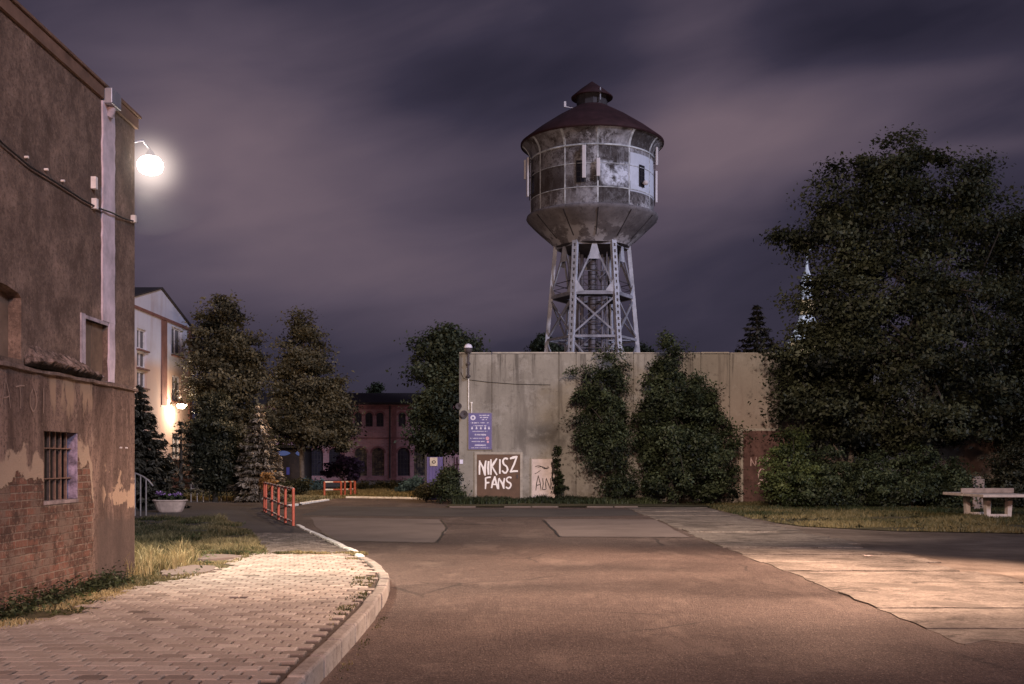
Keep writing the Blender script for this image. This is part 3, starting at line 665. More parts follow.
# concrete plates of the old lane on the right
mb=MB(); y_=9.7; lanes=[]
while y_ < 42.:
    L=random.choice((.9,1.15,1.5,1.5)); xl=4.1+random.uniform(-.06,.06); xr=6.85+random.uniform(-.18,.2); z1=.009+random.uniform(-.006,.008); g=random.choice((.015,.02,.03,.09,.16))
    n=10; tp=[];
    front=[(xl+(xr-xl)*k/n, y_+g+random.uniform(-.02,.02)*(1+g*12)) for k in range(n+1)]; back=[(xl+(xr-xl)*k/n, y_+L+random.uniform(-.012,.012)) for k in range(n+1)]
    if y_ < 10.: front=[(p[0],p[1]+.5*random.random()) for p in front]
    tl=random.uniform(-.006,.006)
    ring=front+[(xr+random.uniform(-.08,.08),y_+L*f_) for f_ in (.25,.5,.75)]+back[::-1]+[(xl+random.uniform(-.04,.04),y_+L*f_) for f_ in (.75,.5,.25)]
    m_=len(ring)
    mb.add([(a_,b_,-.02) for a_,b_ in ring]+[(a_,b_,z1+tl*(b_-y_)) for a_,b_ in ring],[tuple(range(m_,2*m_))]+[(i,(i+1)%m_,m_+(i+1)%m_,m_+i) for i in range(m_)])
    y_+=L
o=mb.build('concrete_lane', M_SLAB, kind='structure')
mb=MB(); mb.poly([(4.05,-2,-.006),(7.3,-2,-.006),(7.1,42.5,-.006),(4.05,42.5,-.006)]); mb.build('lane_bed', M_SOIL, kind='structure')
# verge in front of the concrete hall and turf on the right
mb=MB(); mb.poly([(-2.4,40.05,.03),(7.6,40.05,.03),(7.6,44.4,.03),(-2.4,44.4,.03)]); mb.build('verge', M_TURF, kind='structure')
kerb('verge_kerb', [(-2.3,39.95),(4.6,39.95)], .14, 1., lambda y_: .04, M_PATCH, skip=.25)
RTURF=[(7.4,44.5),(7.1,38),(7.0,32),(7.5,28.5),(9.2,26.6),(12.,25.6),(16.,25.2),(30,25.),(30,44.5)]
mb=MB(); mb.poly([(x,y,-.012) for x,y in RTURF]); mb.build('turf', M_TURF, kind='structure')
# worn concrete slabs in the grass by the corner
for (px,py,rx,ry) in ((188,571,26,5.5),(212,557.5,30,3.)):
    mb=MB(); D=F*(EYE-.16)/(py-HY); c=(wx(px,D),D)
    pts=[(c[0]+rx*D/F*math.cos(a)*random.uniform(.85,1.1), c[1]+ry*D*D/F/EYE*math.sin(a)*random.uniform(.85,1.1)) for a in [k*6.283/16 for k in range(16)]]
    m_=len(pts); mb.add([(a_,b_,float(zl(b_))-.03) for a_,b_ in pts]+[(a_,b_,float(zl(b_))+.022) for a_,b_ in pts],[tuple(range(m_,2*m_))]+[(i,(i+1)%m_,m_+(i+1)%m_,m_+i) for i in range(m_)])
    mb.build('broken_slab', M_PAVER if False else M_PATCH, kind='structure')
# grass
def dry(P): return .30*np.exp(-((P[:,0]+4.9)/1.0)**2)*(P[:,1]<22)-.06
def holes(P):
    k=np.ones(len(P))
    for (px,py,rx,ry) in ((188,571,28,6.5),(212,557.5,32,3.6)):
        D=F*(EYE-.16)/(py-HY); k*=np.where(((P[:,0]-wx(px,D))/(rx*D/F))**2+((P[:,1]-D)/(ry*D*D/F/EYE))**2<1,.04,1)
    return k
g=grass('grass', TURF, 170000, lambda x,y: zl(y)-.008, .12, L_GRASS, .007, .44, 1.5, 2, dry, lambda P: np.clip((P[:,1]-10.5)/8,.3,1.)*(.35+1.3*vnoise(P,1.1,77)), holes)
tag(g,'uneven tuft grass, green and straw, beside the corner of the bare brick house','grass')
g=grass('grass', [(-4.92,14.0),(-4.78,13.9),(-4.6,15.2),(-4.75,17),(-5.6,18.5),(-7,18.5),(-6,14.5)], 7000, lambda x,y: zl(y), .24, L_GRASS, .006, .50, 3.2, 9, lambda P: np.full(len(P),.25), lambda P: .5+1.2*vnoise(P,2.3,5))
tag(g,'taller dry straw grass at the foot of the left house corner','grass')
def lowweeds(name,poly,n,per,z,label,leaf,mat,h=.07):
    xs=[p[0] for p in poly]; ys_=[p[1] for p in poly]; P=np.stack([rng.uniform(min(xs),max(xs),n*3),rng.uniform(min(ys_),max(ys_),n*3)],1); P=P[inpoly(P,poly)]; P=P[vnoise(P,1.7,91)>.5][:n]; m=len(P)
    ci=np.repeat(np.arange(m),per); k=m*per; q=rng.normal(size=(k,3))*np.array([.07,.07,.0])*rng.uniform(.4,1.5,m)[ci][:,None]; C=np.concatenate([P[ci],np.zeros((k,1))],1)+q; C[:,2]=z(C[:,0],C[:,1])+np.abs(rng.normal(0,h*.5,k))+.01
    L=leaf*rng.uniform(.5,1.4,k); o=leaf_mesh(name,C,np.array([0,0,1.])+rng.normal(0,.45,(k,3)),L,L*.5,rng.normal(.5,.15,m)[ci]+rng.normal(0,.15,k),mat); tag(o,label,'weeds',kind='stuff')
lowweeds('weeds',TURF,260,26,lambda x,y:zl(y),'broad leaved weeds scattered through the grass beside the left house',.05,L_GREEN)
lowweeds('weeds',RTURF,420,24,lambda x,y:0*x,'broad leaved weeds scattered through the right hand turf',.08,L_HEDGE)
lowweeds('weeds',[(-4.94,8.8),(-4.75,8.8),(-4.72,13.),(-4.78,14.2),(-4.94,14.2)],90,30,lambda x,y:zl(y),'dark weeds growing against the brick foot of the left house',.05,L_SHRUB,.16)
g=grass('grass', RTURF, 90000, lambda x,y: 0*x-.012, .13, L_GRASS2, .014, .38, .7, 21, lambda P: np.clip((31-P[:,1])/20,-.2,.25))
tag(g,'short patchy grass between the earth lot and the bushes on the right','grass')
g=grass('weeds', [(-2.3,42.3),(7.4,42.6),(7.6,44.25),(-2.3,44.25)], 9000, lambda x,y: 0*x+.03, .27, L_SHRUB, .022, .52, .8, 31, None)
tag(g,'low green weeds along the foot of the concrete hall','weeds')
g=grass('weeds', [(-2.32,17.75),(-6.5,17.75),(-6.5,18.12),(-2.45,18.12)], 4500, lambda x,y: zl(y), .07, L_GRASS, .01, .42, 2.2, 41, lambda P: np.full(len(P),-.15))
tag(g,'weeds in the joint where the pale paving meets the darker paving','weeds')
kp=[(-1.60,9.8),(-1.60,12.),(-1.72,13.9),(-2.05,15.6),(-2.5,17.3),(-2.62,17.2),(-2.3,15.5),(-2.0,13.8),(-1.82,12.),(-1.72,9.8)]
g=grass('weeds', kp, 3600, lambda x,y: zl(y)+.005, .04, L_GRASS, .007, .58, 2.5, 51, lambda P: np.full(len(P),-.2))
tag(g,'moss and weeds along the inner edge of the curved kerb','weeds')
g=grass('grass', [(-19,50.5),(-8.5,46),(-7.9,50.5),(-3.,51.5),(-3.,60),(-19,62)], 30000, lambda x,y: 0*x-.03, .22, L_GRASS, .03, .3, .4, 61, lambda P: np.full(len(P),.15))
tag(g,'lamplit grass beyond the road end, in front of the hedges','grass')
g=grass('weeds', [(-1.28,2),(-1.38,2),(-1.38,12),(-1.3,12)], 500, lambda x,y: 0*x, .03, L_GRASS2, .005, .6, 2., 71)
tag(g,'sparse weeds in the gutter at the bottom of the kerb','weeds')
# ================================================================== LEFT HOUSE
WX=-4.94
house=empty('brick_house',(-9,9,.16),'old rendered house on the left edge, plaster fallen off bare bricks, barred window','house')
def fL(u,v,d): return (WX-d,u,v)
nich_arch=[(9.9,2.68),(11.07,2.68),(11.07,3.30)]+[(10.485+.585*math.cos(a),3.30+.09*math.sin(a)) for a in (.5,1.1,1.57,2.0,2.6)]+[(9.9,3.30)]
mb=MB(); mb.wall([(-1,.0),(14.4,.0),(14.4,6.1),(-1,6.1)],
  [[(11.6,1.23),(12.52,1.23),(12.52,1.98),(11.6,1.98)],[(12.7,2.68),(13.42,2.68),(13.42,3.31),(12.7,3.31)],nich_arch], fL, .13)
mb.add([(WX,14.4,0),(-15,14.4,0),(-15,14.4,6.1),(WX,14.4,6.1)],[(0,1,2,3)])
mb.add([(WX,-1,0),(-15,-1,0),(-15,-1,6.1),(WX,-1,6.1)],[(0,1,2,3)])
mb.add([(-15,-1,0),(-15,14.4,0),(-15,14.4,6.1),(-15,-1,6.1)],[(0,1,2,3)])
mb.build('wall', M_RENDER, house)
mb=MB(); mb.add([fL(9.9,2.68,.13),fL(11.07,2.68,.13),fL(11.07,3.42,.13),fL(9.9,3.42,.13)],[(0,1,2,3)]); mb.build('bricked_up_arch', M_NICHE, house)
mb=MB(); mb.add([fL(12.7,2.68,.055),fL(13.42,2.68,.055),fL(13.42,3.31,.055),fL(12.7,3.31,.055)],[(0,1,2,3)])
mb.box(WX-.058,WX-.045,13.05,13.062,2.68,3.31); o=mb.build('bricked_up_window', M_NICHE, house)
mb=MB(); fr=mb
mb.box(WX-.11,WX+.018,12.58,12.70,2.62,3.36); mb.box(WX-.11,WX+.016,12.70,13.41,3.31,3.35)
mb.add([(WX+.02,12.7,2.60),(WX+.02,13.42,2.60),(WX-.06,13.42,2.72),(WX-.06,12.7,2.72)],[(0,1,2,3)])
o=mb.build('niche_frame', M_LIME2, house)
# pale strip where a downpipe once ran
mb=MB()
def rag(y0,y1,z0,z1,n,dx):
    L_=[(y0+random.uniform(-.014,.014),z0+(z1-z0)*k/n) for k in range(n+1)]; R_=[(y1+random.uniform(-.014,.014),z0+(z1-z0)*k/n) for k in range(n+1)]; m_=n+1
    mb.add([(WX+dx,y_,z_) for y_,z_ in L_]+[(WX+dx,y_,z_) for y_,z_ in R_]+[(WX-.02,y_,z_) for y_,z_ in L_]+[(WX-.02,y_,z_) for y_,z_ in R_],
      [(k,m_+k,m_+k+1,k+1) for k in range(n)]+[(2*m_+k,k,k+1,2*m_+k+1) for k in range(n)]+[(m_+k,3*m_+k,3*m_+k+1,m_+k+1) for k in range(n)])
rag(13.44,13.63,2.63,3.352,6,.021); rag(13.23,13.63,3.353,6.0,26,.022)
strp=mb.build('lime_strip', M_LIME, house)
mb=MB(); mb.tube([(WX+.02,13.42,5.86),(WX+.05,13.42,5.93),(WX+.05,13.42,5.98)],.05,10); mb.build('pipe_stub', M_LIME2, house)
mb=MB(); mb.box(WX-.02,WX+.12,13.26,13.58,5.98,6.168); o=mb.build('gutter_box', M_ZINC, house); bevel(o,.01)
mb=MB(); mb.box(-15.2,WX+.035,-1.2,13.24,6.02,6.16); mb.box(-15.2,WX+.035,13.60,14.45,6.02,6.158); mb.box(-15.2,WX-.03,13.24,13.60,6.02,6.15); mb.build('eave', M_FASCIA, house)
mb=MB(); mb.add([(-15.25,-1.25,6.17),(WX+.06,-1.25,6.17),(WX+.06,14.5,6.17),(-15.25,14.5,6.17),(-15.25,-1.25,6.2),(WX+.06,-1.25,6.2),(WX+.06,14.5,6.2),(-15.25,14.5,6.2)],[(0,1,2,3),(4,5,6,7),(0,1,5,4),(1,2,6,5),(2,3,7,6),(3,0,4,7)]); mb.build('roof', M_FASCIA, house)
# string course: a thin ledge and a crumbling mortar wedge above it
mb=MB(); yy=np.linspace(-1,14.43,90); v=[]
for y_ in yy:
    e=random.uniform(-.008,.008); p=.045+random.uniform(-.015,.012)
    v += [(WX-.01,y_,2.575+e),(WX+p,y_,2.58+e),(WX+p,y_,2.612+e),(WX-.01,y_,2.635+e)]
mb.add(v,[(4*i+k,4*i+(k+1)%4,4*i+4+(k+1)%4,4*i+4+k) for i in range(len(yy)-1) for k in range(4)]); mb.build('ledge', M_LEDGE, house)
mb=MB(); yy=np.linspace(11.12,13.15,46); v=[]
for i,y_ in enumerate(yy):
    t_=i/45; k=min(1,t_*14)*min(1,(1-t_)*3.2); r_=lambda a: random.uniform(-a,a)
    top=2.66+.21*k*(1-.35*t_)+r_(.02); pr=.03+.12*k+r_(.03)
    v += [(WX-.01,y_,2.62),(WX+pr*.45,y_,2.625+r_(.008)),(WX+pr,y_,2.665+.03*k+r_(.015)),(WX+pr*.8,y_,2.70+.03*k+r_(.014)),(WX+pr*.35,y_,(top+2.70)/2+r_(.02)),(WX-.01,y_,top)]
mb.add(v,[(6*i+k,6*i+k+1,6*i+7+k,6*i+6+k) for i in range(45) for k in range(5)],0,False); mb.build('mortar_ledge', M_MORTAR, house)
# barred window
win=MB(); win.add([fL(11.56,1.17,.16),fL(12.56,1.17,.16),fL(12.56,2.02,.16),fL(11.56,2.02,.16)],[(0,1,2,3)]); wo_=win.build('window', M_BLACK, house)
mb=MB(); mb.box(WX-.155,WX-.005,12.50,12.522,1.235,1.975); mb.build('reveal', M_REVEAL, wo_)
mb=MB(); mb.box(WX-.155,WX+.012,11.6,12.52,1.19,1.232); o=mb.build('sill', M_SILL, wo_); bevel(o,.01)
mb=MB()
for k in range(6): mb.bar((WX-.10,11.66+.15*k,1.23),(WX-.10,11.66+.15*k,1.98),.026)
for z_ in (1.47,1.80): mb.bar((WX-.083,11.6,z_),(WX-.083,12.5,z_),.03,.012)
mb.build('window_bars', M_IRON, wo_)
NRM[0]=Vector((1,0,0)); mb=MB(); write(mb,'ATOI',10.62,2.19,.2,.25,.014,lambda u,v:(WX+.004,u,v),0,-.012,.05,1.5); mb.build('chalk_graffiti', M_NICHE if False else simple('faint_chalk',(.25,.18,.145),.9), house)
for y_ in (13.86,14.06):
    mb=MB(); mb.tube([(WX-.01,y_,1.83),(WX+.025,y_,1.83)],.011,6); mb.build('wall_hook', M_PORC, house)
NRM[0]=Vector((0,-1,0))
# cable along the wall
cb=MB(); pts=[(10.0,4.86),(10.6,4.72),(11.2,4.66),(11.9,4.66),(12.6,4.65),(13.0,4.66),(13.4,4.69),(13.9,4.73),(14.4,4.79)]
cb.tube([(WX+.03+(0.03 if abs(y_-13.4)<.1 else 0),y_,z_) for y_,z_ in pts],.011,6); cab=cb.build('cable', M_WIRE); tag(cab,'thin black cable sagging along the upper wall of the left house','cable')
for y_,z_ in ((11.15,4.74),(11.62,4.74),(12.05,4.73)):
    mb=MB(); mb.tube([(WX,y_,z_),(WX+.04,y_,z_)],.014,6); mb.build('insulator', M_PORC, cab)
for y_,z_,h in ((12.93,4.86,.14),(12.95,4.63,.12),(14.28,4.76,.09)):
    mb=MB(); mb.box(WX,WX+.06,y_-.03,y_+.03,z_,z_+h); mb.build('insulator', M_PORC, cab)
# wall lamp on the corner
lm=empty('wall_lamp',(-5.0,14.45,5.8),'lit street lamp glaring white on the far corner of the left house','street lamp')
mb=MB(); mb.tube([(-5.1,14.40,5.62),(-5.05,14.52,5.86),(-4.9,14.60,5.92),LAMP+Vector((0,0,.2))],.016,8); mb.box(-5.16,-5.04,14.40,14.43,5.52,5.74); mb.build('arm', M_ZINC, lm)
mb=MB(); mb.lathe((LAMP.x,LAMP.y),[(.02,LAMP.z+.20),(.04,LAMP.z+.18),(.07,LAMP.z+.13),(.10,LAMP.z+.105),(.02,LAMP.z+.10)],24); mb.build('hood', M_ZINC, lm)
mb=MB(); mb.lathe((LAMP.x,LAMP.y),[(.11,LAMP.z+.10),(.14,LAMP.z+.07),(.165,LAMP.z+.03),(.17,LAMP.z-.02),(.155,LAMP.z-.07),(.12,LAMP.z-.105),(.06,LAMP.z-.125),(.005,LAMP.z-.13)],24); mb.build('bulb', M_BULB, lm)

# added haze sphere with its own emission, imitating lamp glare
t=NT('lamp_halo_glow'); pv=t.n('ShaderNodeVolumePrincipled'); pv.inputs['Density'].default_value=.002; pv.inputs['Emission Color'].default_value=(1.,.82,.72,1)
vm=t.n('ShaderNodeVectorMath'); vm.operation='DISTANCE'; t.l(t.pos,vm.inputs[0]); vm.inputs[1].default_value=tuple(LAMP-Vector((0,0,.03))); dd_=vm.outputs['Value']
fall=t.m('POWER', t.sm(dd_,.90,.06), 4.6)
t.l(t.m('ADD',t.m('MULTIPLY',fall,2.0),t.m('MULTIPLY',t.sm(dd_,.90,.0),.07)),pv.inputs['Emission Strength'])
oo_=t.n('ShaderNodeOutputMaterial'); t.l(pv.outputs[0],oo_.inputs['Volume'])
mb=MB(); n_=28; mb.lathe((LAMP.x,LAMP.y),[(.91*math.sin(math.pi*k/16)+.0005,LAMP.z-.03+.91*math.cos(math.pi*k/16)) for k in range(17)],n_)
halo_obj=mb.build('halo',t.mat); fix_normals(halo_obj); tag(halo_obj,'added self-lit haze around the lit lamp on the house corner','halo',kind='stuff')
# ================================================================== YELLOW HOUSE BEHIND THE SPRUCE
HX=-18.1
yh=empty('plastered_house',(-28,56.7,0),'three storey plastered gable house behind the trees on the left, lit by a wall lamp','house')
def fY(u,v,d): return (HX-d,u,v)
wins=[(58.5,60.3,7.4,8.9),(58.6,60.1,4.95,6.3),(58.6,60.1,1.8,3.2),(53.1,54.5,7.15,8.15),(53.1,54.5,6.25,7.05),(53.1,54.5,5.3,6.1),(53.1,54.5,2.,4.2)]
mb=MB(); mb.wall([(51.3,0),(62,0),(62,9.25),(56.7,10.55),(51.3,9.25)],[[(a,c),(b,c),(b,d),(a,d)] for a,b,c,d in wins],fY,.18)
mb.add([(HX,62,0),(-45,62,0),(-45,62,9.25),(HX,62,9.25)],[(0,1,2,3)]); mb.add([(HX,51.3,0),(-45,51.3,0),(-45,51.3,9.25),(HX,51.3,9.25)],[(0,1,2,3)])
mb.build('wall', M_STUCCO, yh)
mb=MB(); 
for s_,ya in ((1,62.35),(-1,50.95)):
    mb.add([(HX+.1,56.7,10.66),(-45,56.7,10.66),(-45,ya,9.22),(HX+.1,ya,9.22),(HX+.1,56.7,10.58),(-45,56.7,10.58),(-45,ya,9.14),(HX+.1,ya,9.14)],[(0,1,2,3),(4,5,6,7),(0,3,7,4),(3,2,6,7)])
mb.build('roof', M_ROOFD, yh)
mb=MB(); mb.box(HX+.003,HX+.09,51.3,62,9.02,9.16); mb.build('cornice', M_RUST, yh)
mb=MB(); mb.box(HX+.004,HX+.05,56.75,57.6,4.6,9.0); mb.build('painted_stripe', M_RUST, yh)
mb=MB(); mb.box(HX-.3,HX+.07,61.5,62.06,0,9.0); mb.build('corner_strip', M_RUST, yh)
mb=MB(); mb.box(HX+.004,HX+.12,51.3,61.45,0,.9); mb.build('plinth', M_RUST, yh)
for a,b,c,d in wins:
    f=MB(); x0,x1=HX-.16,HX-.10; w_=.09
    f.box(x0,x1,a,a+w_,c,d); f.box(x0,x1,b-w_,b,c,d); f.box(x0,x1,a+w_,b-w_,c,c+w_); f.box(x0,x1,a+w_,b-w_,d-w_,d); f.box(x0,x1,(a+b)/2-.04,(a+b)/2+.04,c+w_,d-w_)
    fo=f.build('window', M_WFRAME, yh)
    g_=MB(); g_.add([fY(a,c,.165),fY(b,c,.165),fY(b,d,.165),fY(a,d,.165)],[(0,1,2,3)]); g_.build('pane', M_GLASS, fo)
    s_=MB(); s_.box(HX+.003,HX+.14,a-.1,b+.1,c-.1,c-.02); s_.build('sill', M_RUST, fo)
mb=MB(); mb.box(HX,HX+.03,56.65,57.7,4.5,4.56) ; mb.build('ledge', M_TRIM, yh)
hl=empty('wall_lamp',(HX,58.5,4.7),'lit wall lamp above the entrance of the plastered gable house','wall lamp')
mb=MB(); mb.tube([(HX,58.5,4.75),(HX+.35,58.5,4.85),(HX+.5,58.5,4.78)],.03,8); mb.build('arm', M_IRON, hl)
mb=MB(); mb.lathe((HX+.55,58.5),[(.03,4.85),(.25,4.75),(.27,4.72),(.02,4.73)],18); mb.build('shade', M_IRON, hl)
mb=MB(); mb.lathe((HX+.55,58.5),[(.24,4.72),(.26,4.62),(.2,4.52),(.01,4.48)],18); mb.build('bulb', M_BULB2, hl)
# ================================================================== BRICK HALL FAR BEHIND
BY=100.
bh=empty('brick_hall',(-14,104,0),'long red brick industrial hall with arched windows in the far background','brick hall')
def fB(u,v,d): return (u,BY+d,v)
def arch(cx,w_,z0,z1,n=9):
    r=w_/2; rise=r*.85
    return [(cx-r,z0),(cx+r,z0)]+[(cx+r*math.cos(a),z1-rise+rise*math.sin(a)) for a in [math.pi*k/(n-1) for k in range(n)]]
upper=[(p-512)/11. for p in (336,347,358,369,380,402,413,424,435)]; lower=[(p-512)/11. for p in (297,317,335,360.7,378,403.7,420,437)]
holes=[arch(c,.66,4.87,6.15) for c in upper]+[arch(c,1.12,.4,2.95) for c in lower]
mb=MB(); mb.wall([(-24,-.1),(-3,-.1),(-3,6.9),(-24,6.9)],holes,fB,.25)
mb.add([(-24,BY,0),(-24,BY+12,0),(-24,BY+12,6.9),(-24,BY,6.9)],[(0,1,2,3)]); mb.add([(-3,BY,0),(-3,BY+12,0),(-3,BY+12,6.9),(-3,BY,6.9)],[(0,1,2,3)])
mb.build('wall', M_BRICK, bh)
mb=MB(); mb.add([(-24.2,BY-.35,6.85),(-2.8,BY-.35,6.85),(-2.8,BY+6,8.1),(-24.2,BY+6,8.1),(-24.2,BY-.35,7.05),(-2.8,BY-.35,7.05),(-2.8,BY+6,8.3),(-24.2,BY+6,8.3)],[(0,1,2,3),(4,5,6,7),(0,1,5,4),(1,2,6,5),(0,3,7,4)])
mb.add([(-24.2,BY+6,8.3),(-2.8,BY+6,8.3),(-2.8,BY+12.3,7.),(-24.2,BY+12.3,7.)],[(0,1,2,3)]); mb.build('roof', M_ROOFD, bh)
mb=MB(); mb.box(-24,-3,BY-.12,BY-.002,6.45,6.8); mb.box(-24,-3,BY-.06,BY-.002,3.75,3.9); mb.build('brick_band', M_BRICKTRIM, bh)
mb=MB(); mb.tube([(-11.1,BY-.12,.2),(-11.1,BY-.12,6.8)],.08,8); mb.build('downpipe', M_DSTEEL, bh)
for x_ in (-15.4,-10.7,-7.3):
    mb=MB(); mb.box(x_-.2,x_+.2,BY-.08,BY-.003,0,6.44); mb.build('pilaster', M_BRICKTRIM, bh)
for i,(c,w_,z0,z1) in enumerate([(c,.66,4.87,6.15) for c in upper]+[(c,1.12,.4,2.95) for c in lower]):
    f=MB(); big_=w_>1; r=w_/2
    for k in ((-.33,0,.33) if big_ else (0,)): f.bar((c+k*r*1.6,BY+.16,z0),(c+k*r*1.6,BY+.16,z1-.12),.035)
    zz=z0+.3
    while zz<z1-.2: f.bar((c-r,BY+.16,zz),(c+r,BY+.16,zz),.03); zz+=.4
    fo=f.build('window', M_DSTEEL, bh)
    g_=MB(); pts=arch(c,w_+.02,z0-.01,z1+.01); g_.add([fB(u,v,.2) for u,v in pts],[tuple(range(len(pts)))]); g_.build('pane', M_ARCHGL2 if (big_ and i-len(upper) in (3,4,6)) else M_ARCHGL, fo)
    a_=MB(); ri=w_/2; ro=ri+.16; n=9; rise=ri*.85; rz=ro*.85
    ii=[(c+ri*math.cos(math.pi*k/(n-1)),z1-rise+rise*math.sin(math.pi*k/(n-1))) for k in range(n)]; oo=[(c+ro*math.cos(math.pi*k/(n-1)),z1-rise+(rise+.16)*math.sin(math.pi*k/(n-1))) for k in range(n)]
    a_.add([fB(u,v,-.04) for u,v in ii+oo],[(k,k+1,n+k+1,n+k) for k in range(n-1)]); a_.add([fB(u,v,-.04) for u,v in ii]+[fB(u,v,.0) for u,v in ii],[(k,k+1,n+k+1,n+k) for k in range(n-1)]); a_.build('arch', M_BRICKTRIM, fo)
# ================================================================== CONCRETE HALL
WY=44.3; HT=6.0
ch=empty('concrete_hall',(12,48,0),'long windowless grey concrete panel hall standing below the water tower','hall')
jx=[-2.14,-.81,1.89,2.58,4.9,7.6,8.77,11.2,13.9,16.6,19.3,22,24.7,27.4,30.1,32.8,36]
mb=MB()
for a,b in zip(jx,jx[1:]):
    zt=HT+random.uniform(-.012,.012); mb.box(a+.012,b-.012,WY+random.uniform(-.008,.008),WY+.2,-.05,zt)
mb.box(-2.13,36,WY+.2,WY+8,-.05,HT-.02); mb.build('wall', M_HALL, ch)
mb=MB(); mb.box(-2.12,35.9,WY+.05,WY+.19,0,HT-.03); mb.build('panel_joint', M_GROOVE, ch)
mb=MB()
for a,b in zip(jx,jx[1:]): mb.box(a+.02,b-.02,WY-.03,WY+.28,HT+.014+random.uniform(0,.008),HT+.06+random.uniform(-.02,.025))
mb.build('coping', M_COPE, ch)
def fW(u,v,d=0.): return (u,WY-d,v)
def door(x0,x1,z0,z1,mat,name,fr=True,frw=.1):
    m_=MB(); m_.box(x0,x1,WY-.025,WY+.02,z0,z1); o=m_.build(name,mat,ch)
    if fr:
        m_=MB(); m_.box(x0-frw,x0-.004,WY-.05,WY+.02,z0,z1+frw); m_.box(x1+.004,x1+frw,WY-.05,WY+.02,z0,z1+frw); m_.box(x0-.004,x1+.004,WY-.05,WY+.02,z1+.004,z1+frw); m_.build('frame',M_DOORFR,o)
    return o
d1=door(wx(477,WY),wx(520,WY),.05,wz(454.5,WY),M_DOOR,'steel_door'); d1['label']='brown steel door sprayed with white lettering'
random.seed(5); mb=MB(); fG=lambda u,v: (u,WY-.03,v)
s_=WY/F
write(mb,'NIKISZ',wx(479,WY),wz(475.5,WY),.285,.56,.08,fG,0,.022,.04,1.1)
write(mb,'FANS',wx(484.5,WY),wz(488.6,WY),.26,.42,.07,fG,0,.0,.04,1.08); mb.build('graffiti',M_WPAINT,d1)
mb=MB(); mb.box(wx(516.5,WY),wx(518,WY),WY-.07,WY-.026,1.0,1.14); mb.build('handle',M_DSTEEL,d1)
d2=door(wx(532,WY),wx(556,WY),.08,wz(459,WY),M_PANEL,'board_panel',True,.05); d2['label']='pale board panel with black scrawl'
mb=MB(); write(mb,'AL',wx(536,WY),wz(490,WY),.2,.5,.03,fG,0,0.,.06,1.2); write(mb,'NL',wx(546,WY),wz(489.5,WY),.2,.42,.03,fG,0,0.,.06,1.1)
for k in range(5): 
    u,v=wx(random.uniform(534,550),WY),wz(random.uniform(466,477),WY); stroke(mb,[(u,v),(u+random.uniform(.05,.2),v+random.uniform(-.1,.1)),(u+random.uniform(.1,.35),v+random.uniform(-.05,.15))],.022,fG)
mb.build('graffiti',M_KPAINT,d2)
d3=door(wx(743,WY),wx(797,WY),.02,wz(431,WY),M_GATE,'steel_gate'); d3['label']='tall rusty steel gate half hidden by a bush'
mb=MB()
for u in (.27,.52,.77): x_=wx(743+54*u,WY); mb.box(x_-.025,x_+.025,WY-.05,WY-.027,.05,2.85)
for z_ in (.95,1.95): mb.box(wx(744,WY),wx(796,WY),WY-.047,WY-.0265,z_-.03,z_+.03)
mb.build('rib',M_GATE,d3)
mb=MB(); fG2=lambda u,v:(u,WY-.055,v)
write(mb,'NIIKI',wx(750,WY),wz(466,WY),.26,.36,.035,fG2,0,0,.05,1.2)
write(mb,'C',wx(757,WY),wz(480,WY),.36,.5,.045,fG2,0); write(mb,'NN',wx(776,WY),wz(478,WY),.25,.28,.04,fG2,0,.06); write(mb,'CO',wx(757,WY),wz(486,WY),.25,.16,.04,fG2); mb.build('graffiti',M_PPAINT,d3)
# blue sign board
sb=empty('sign_board',(wx(479.5,WY),WY,2.2),'blue information board with white lettering on the concrete hall','sign')
x0,x1,z0,z1=wx(469,WY),wx(491.5,WY),wz(449,WY),wz(413.5,WY)
mb=MB(); mb.box(x0,x1,WY-.06,WY-.005,z0,z1); mb.build('board',M_SIGNB,sb)
mb=MB(); q=.025
mb.box(x0-q,x0-.002,WY-.068,WY-.006,z0-q,z1+q); mb.box(x1+.002,x1+q,WY-.068,WY-.006,z0-q,z1+q); mb.box(x0-.002,x1+.002,WY-.068,WY-.006,z0-q,z0-.002); mb.box(x0-.002,x1+.002,WY-.068,WY-.006,z1+.002,z1+q); mb.build('frame',M_SIGNF,sb)
mb=MB(); fS=lambda u,v:(x0+u*(x1-x0),WY-.064,z1-v*(z1-z0))
def rect(u0,u1,v0,v1,mi=0): mb.add([fS(u0,v0),fS(u1,v0),fS(u1,v1),fS(u0,v1)],[(0,1,2,3)],mi)
def disc(cu,cv,r,mi=0,n=14,hole=0.):
    ax=(x1-x0); az=(z1-z0); P=lambda rr,k:(fS(cu,cv)[0]+rr*ax*math.cos(6.2832*k/n),WY-.064-(.001 if mi else 0),fS(cu,cv)[2]+rr*ax*math.sin(6.2832*k/n))
    vs=[P(r,k) for k in range(n)]+[P(max(hole,.001),k) for k in range(n)]; mb.add(vs,[(k,(k+1)%n,n+(k+1)%n,n+k) for k in range(n)],mi)
disc(.18,.12,.115,0,16,.05)
def textline(u0,u1,v,h):
    u=u0
    while u<u1:
        w_=random.uniform(.012,.03)
        if random.random()<.82: rect(u,min(u+w_,u1),v-h*random.uniform(.35,.5),v+h*random.uniform(.3,.5))
        u+=w_+.008
textline(.42,.90,.055,.035); textline(.46,.86,.115,.035); textline(.52,.80,.175,.03)
textline(.09,.44,.265,.04); textline(.50,.88,.265,.028); textline(.2,.78,.345,.026)
for k,u in enumerate((.1,.30,.49,.68,.85)): rect(u,u+.075,.40,.445); rect(u+.02,u+.055,.37,.40)
textline(.16,.82,.505,.026); textline(.26,.52,.60,.05); textline(.54,.76,.60,.05)
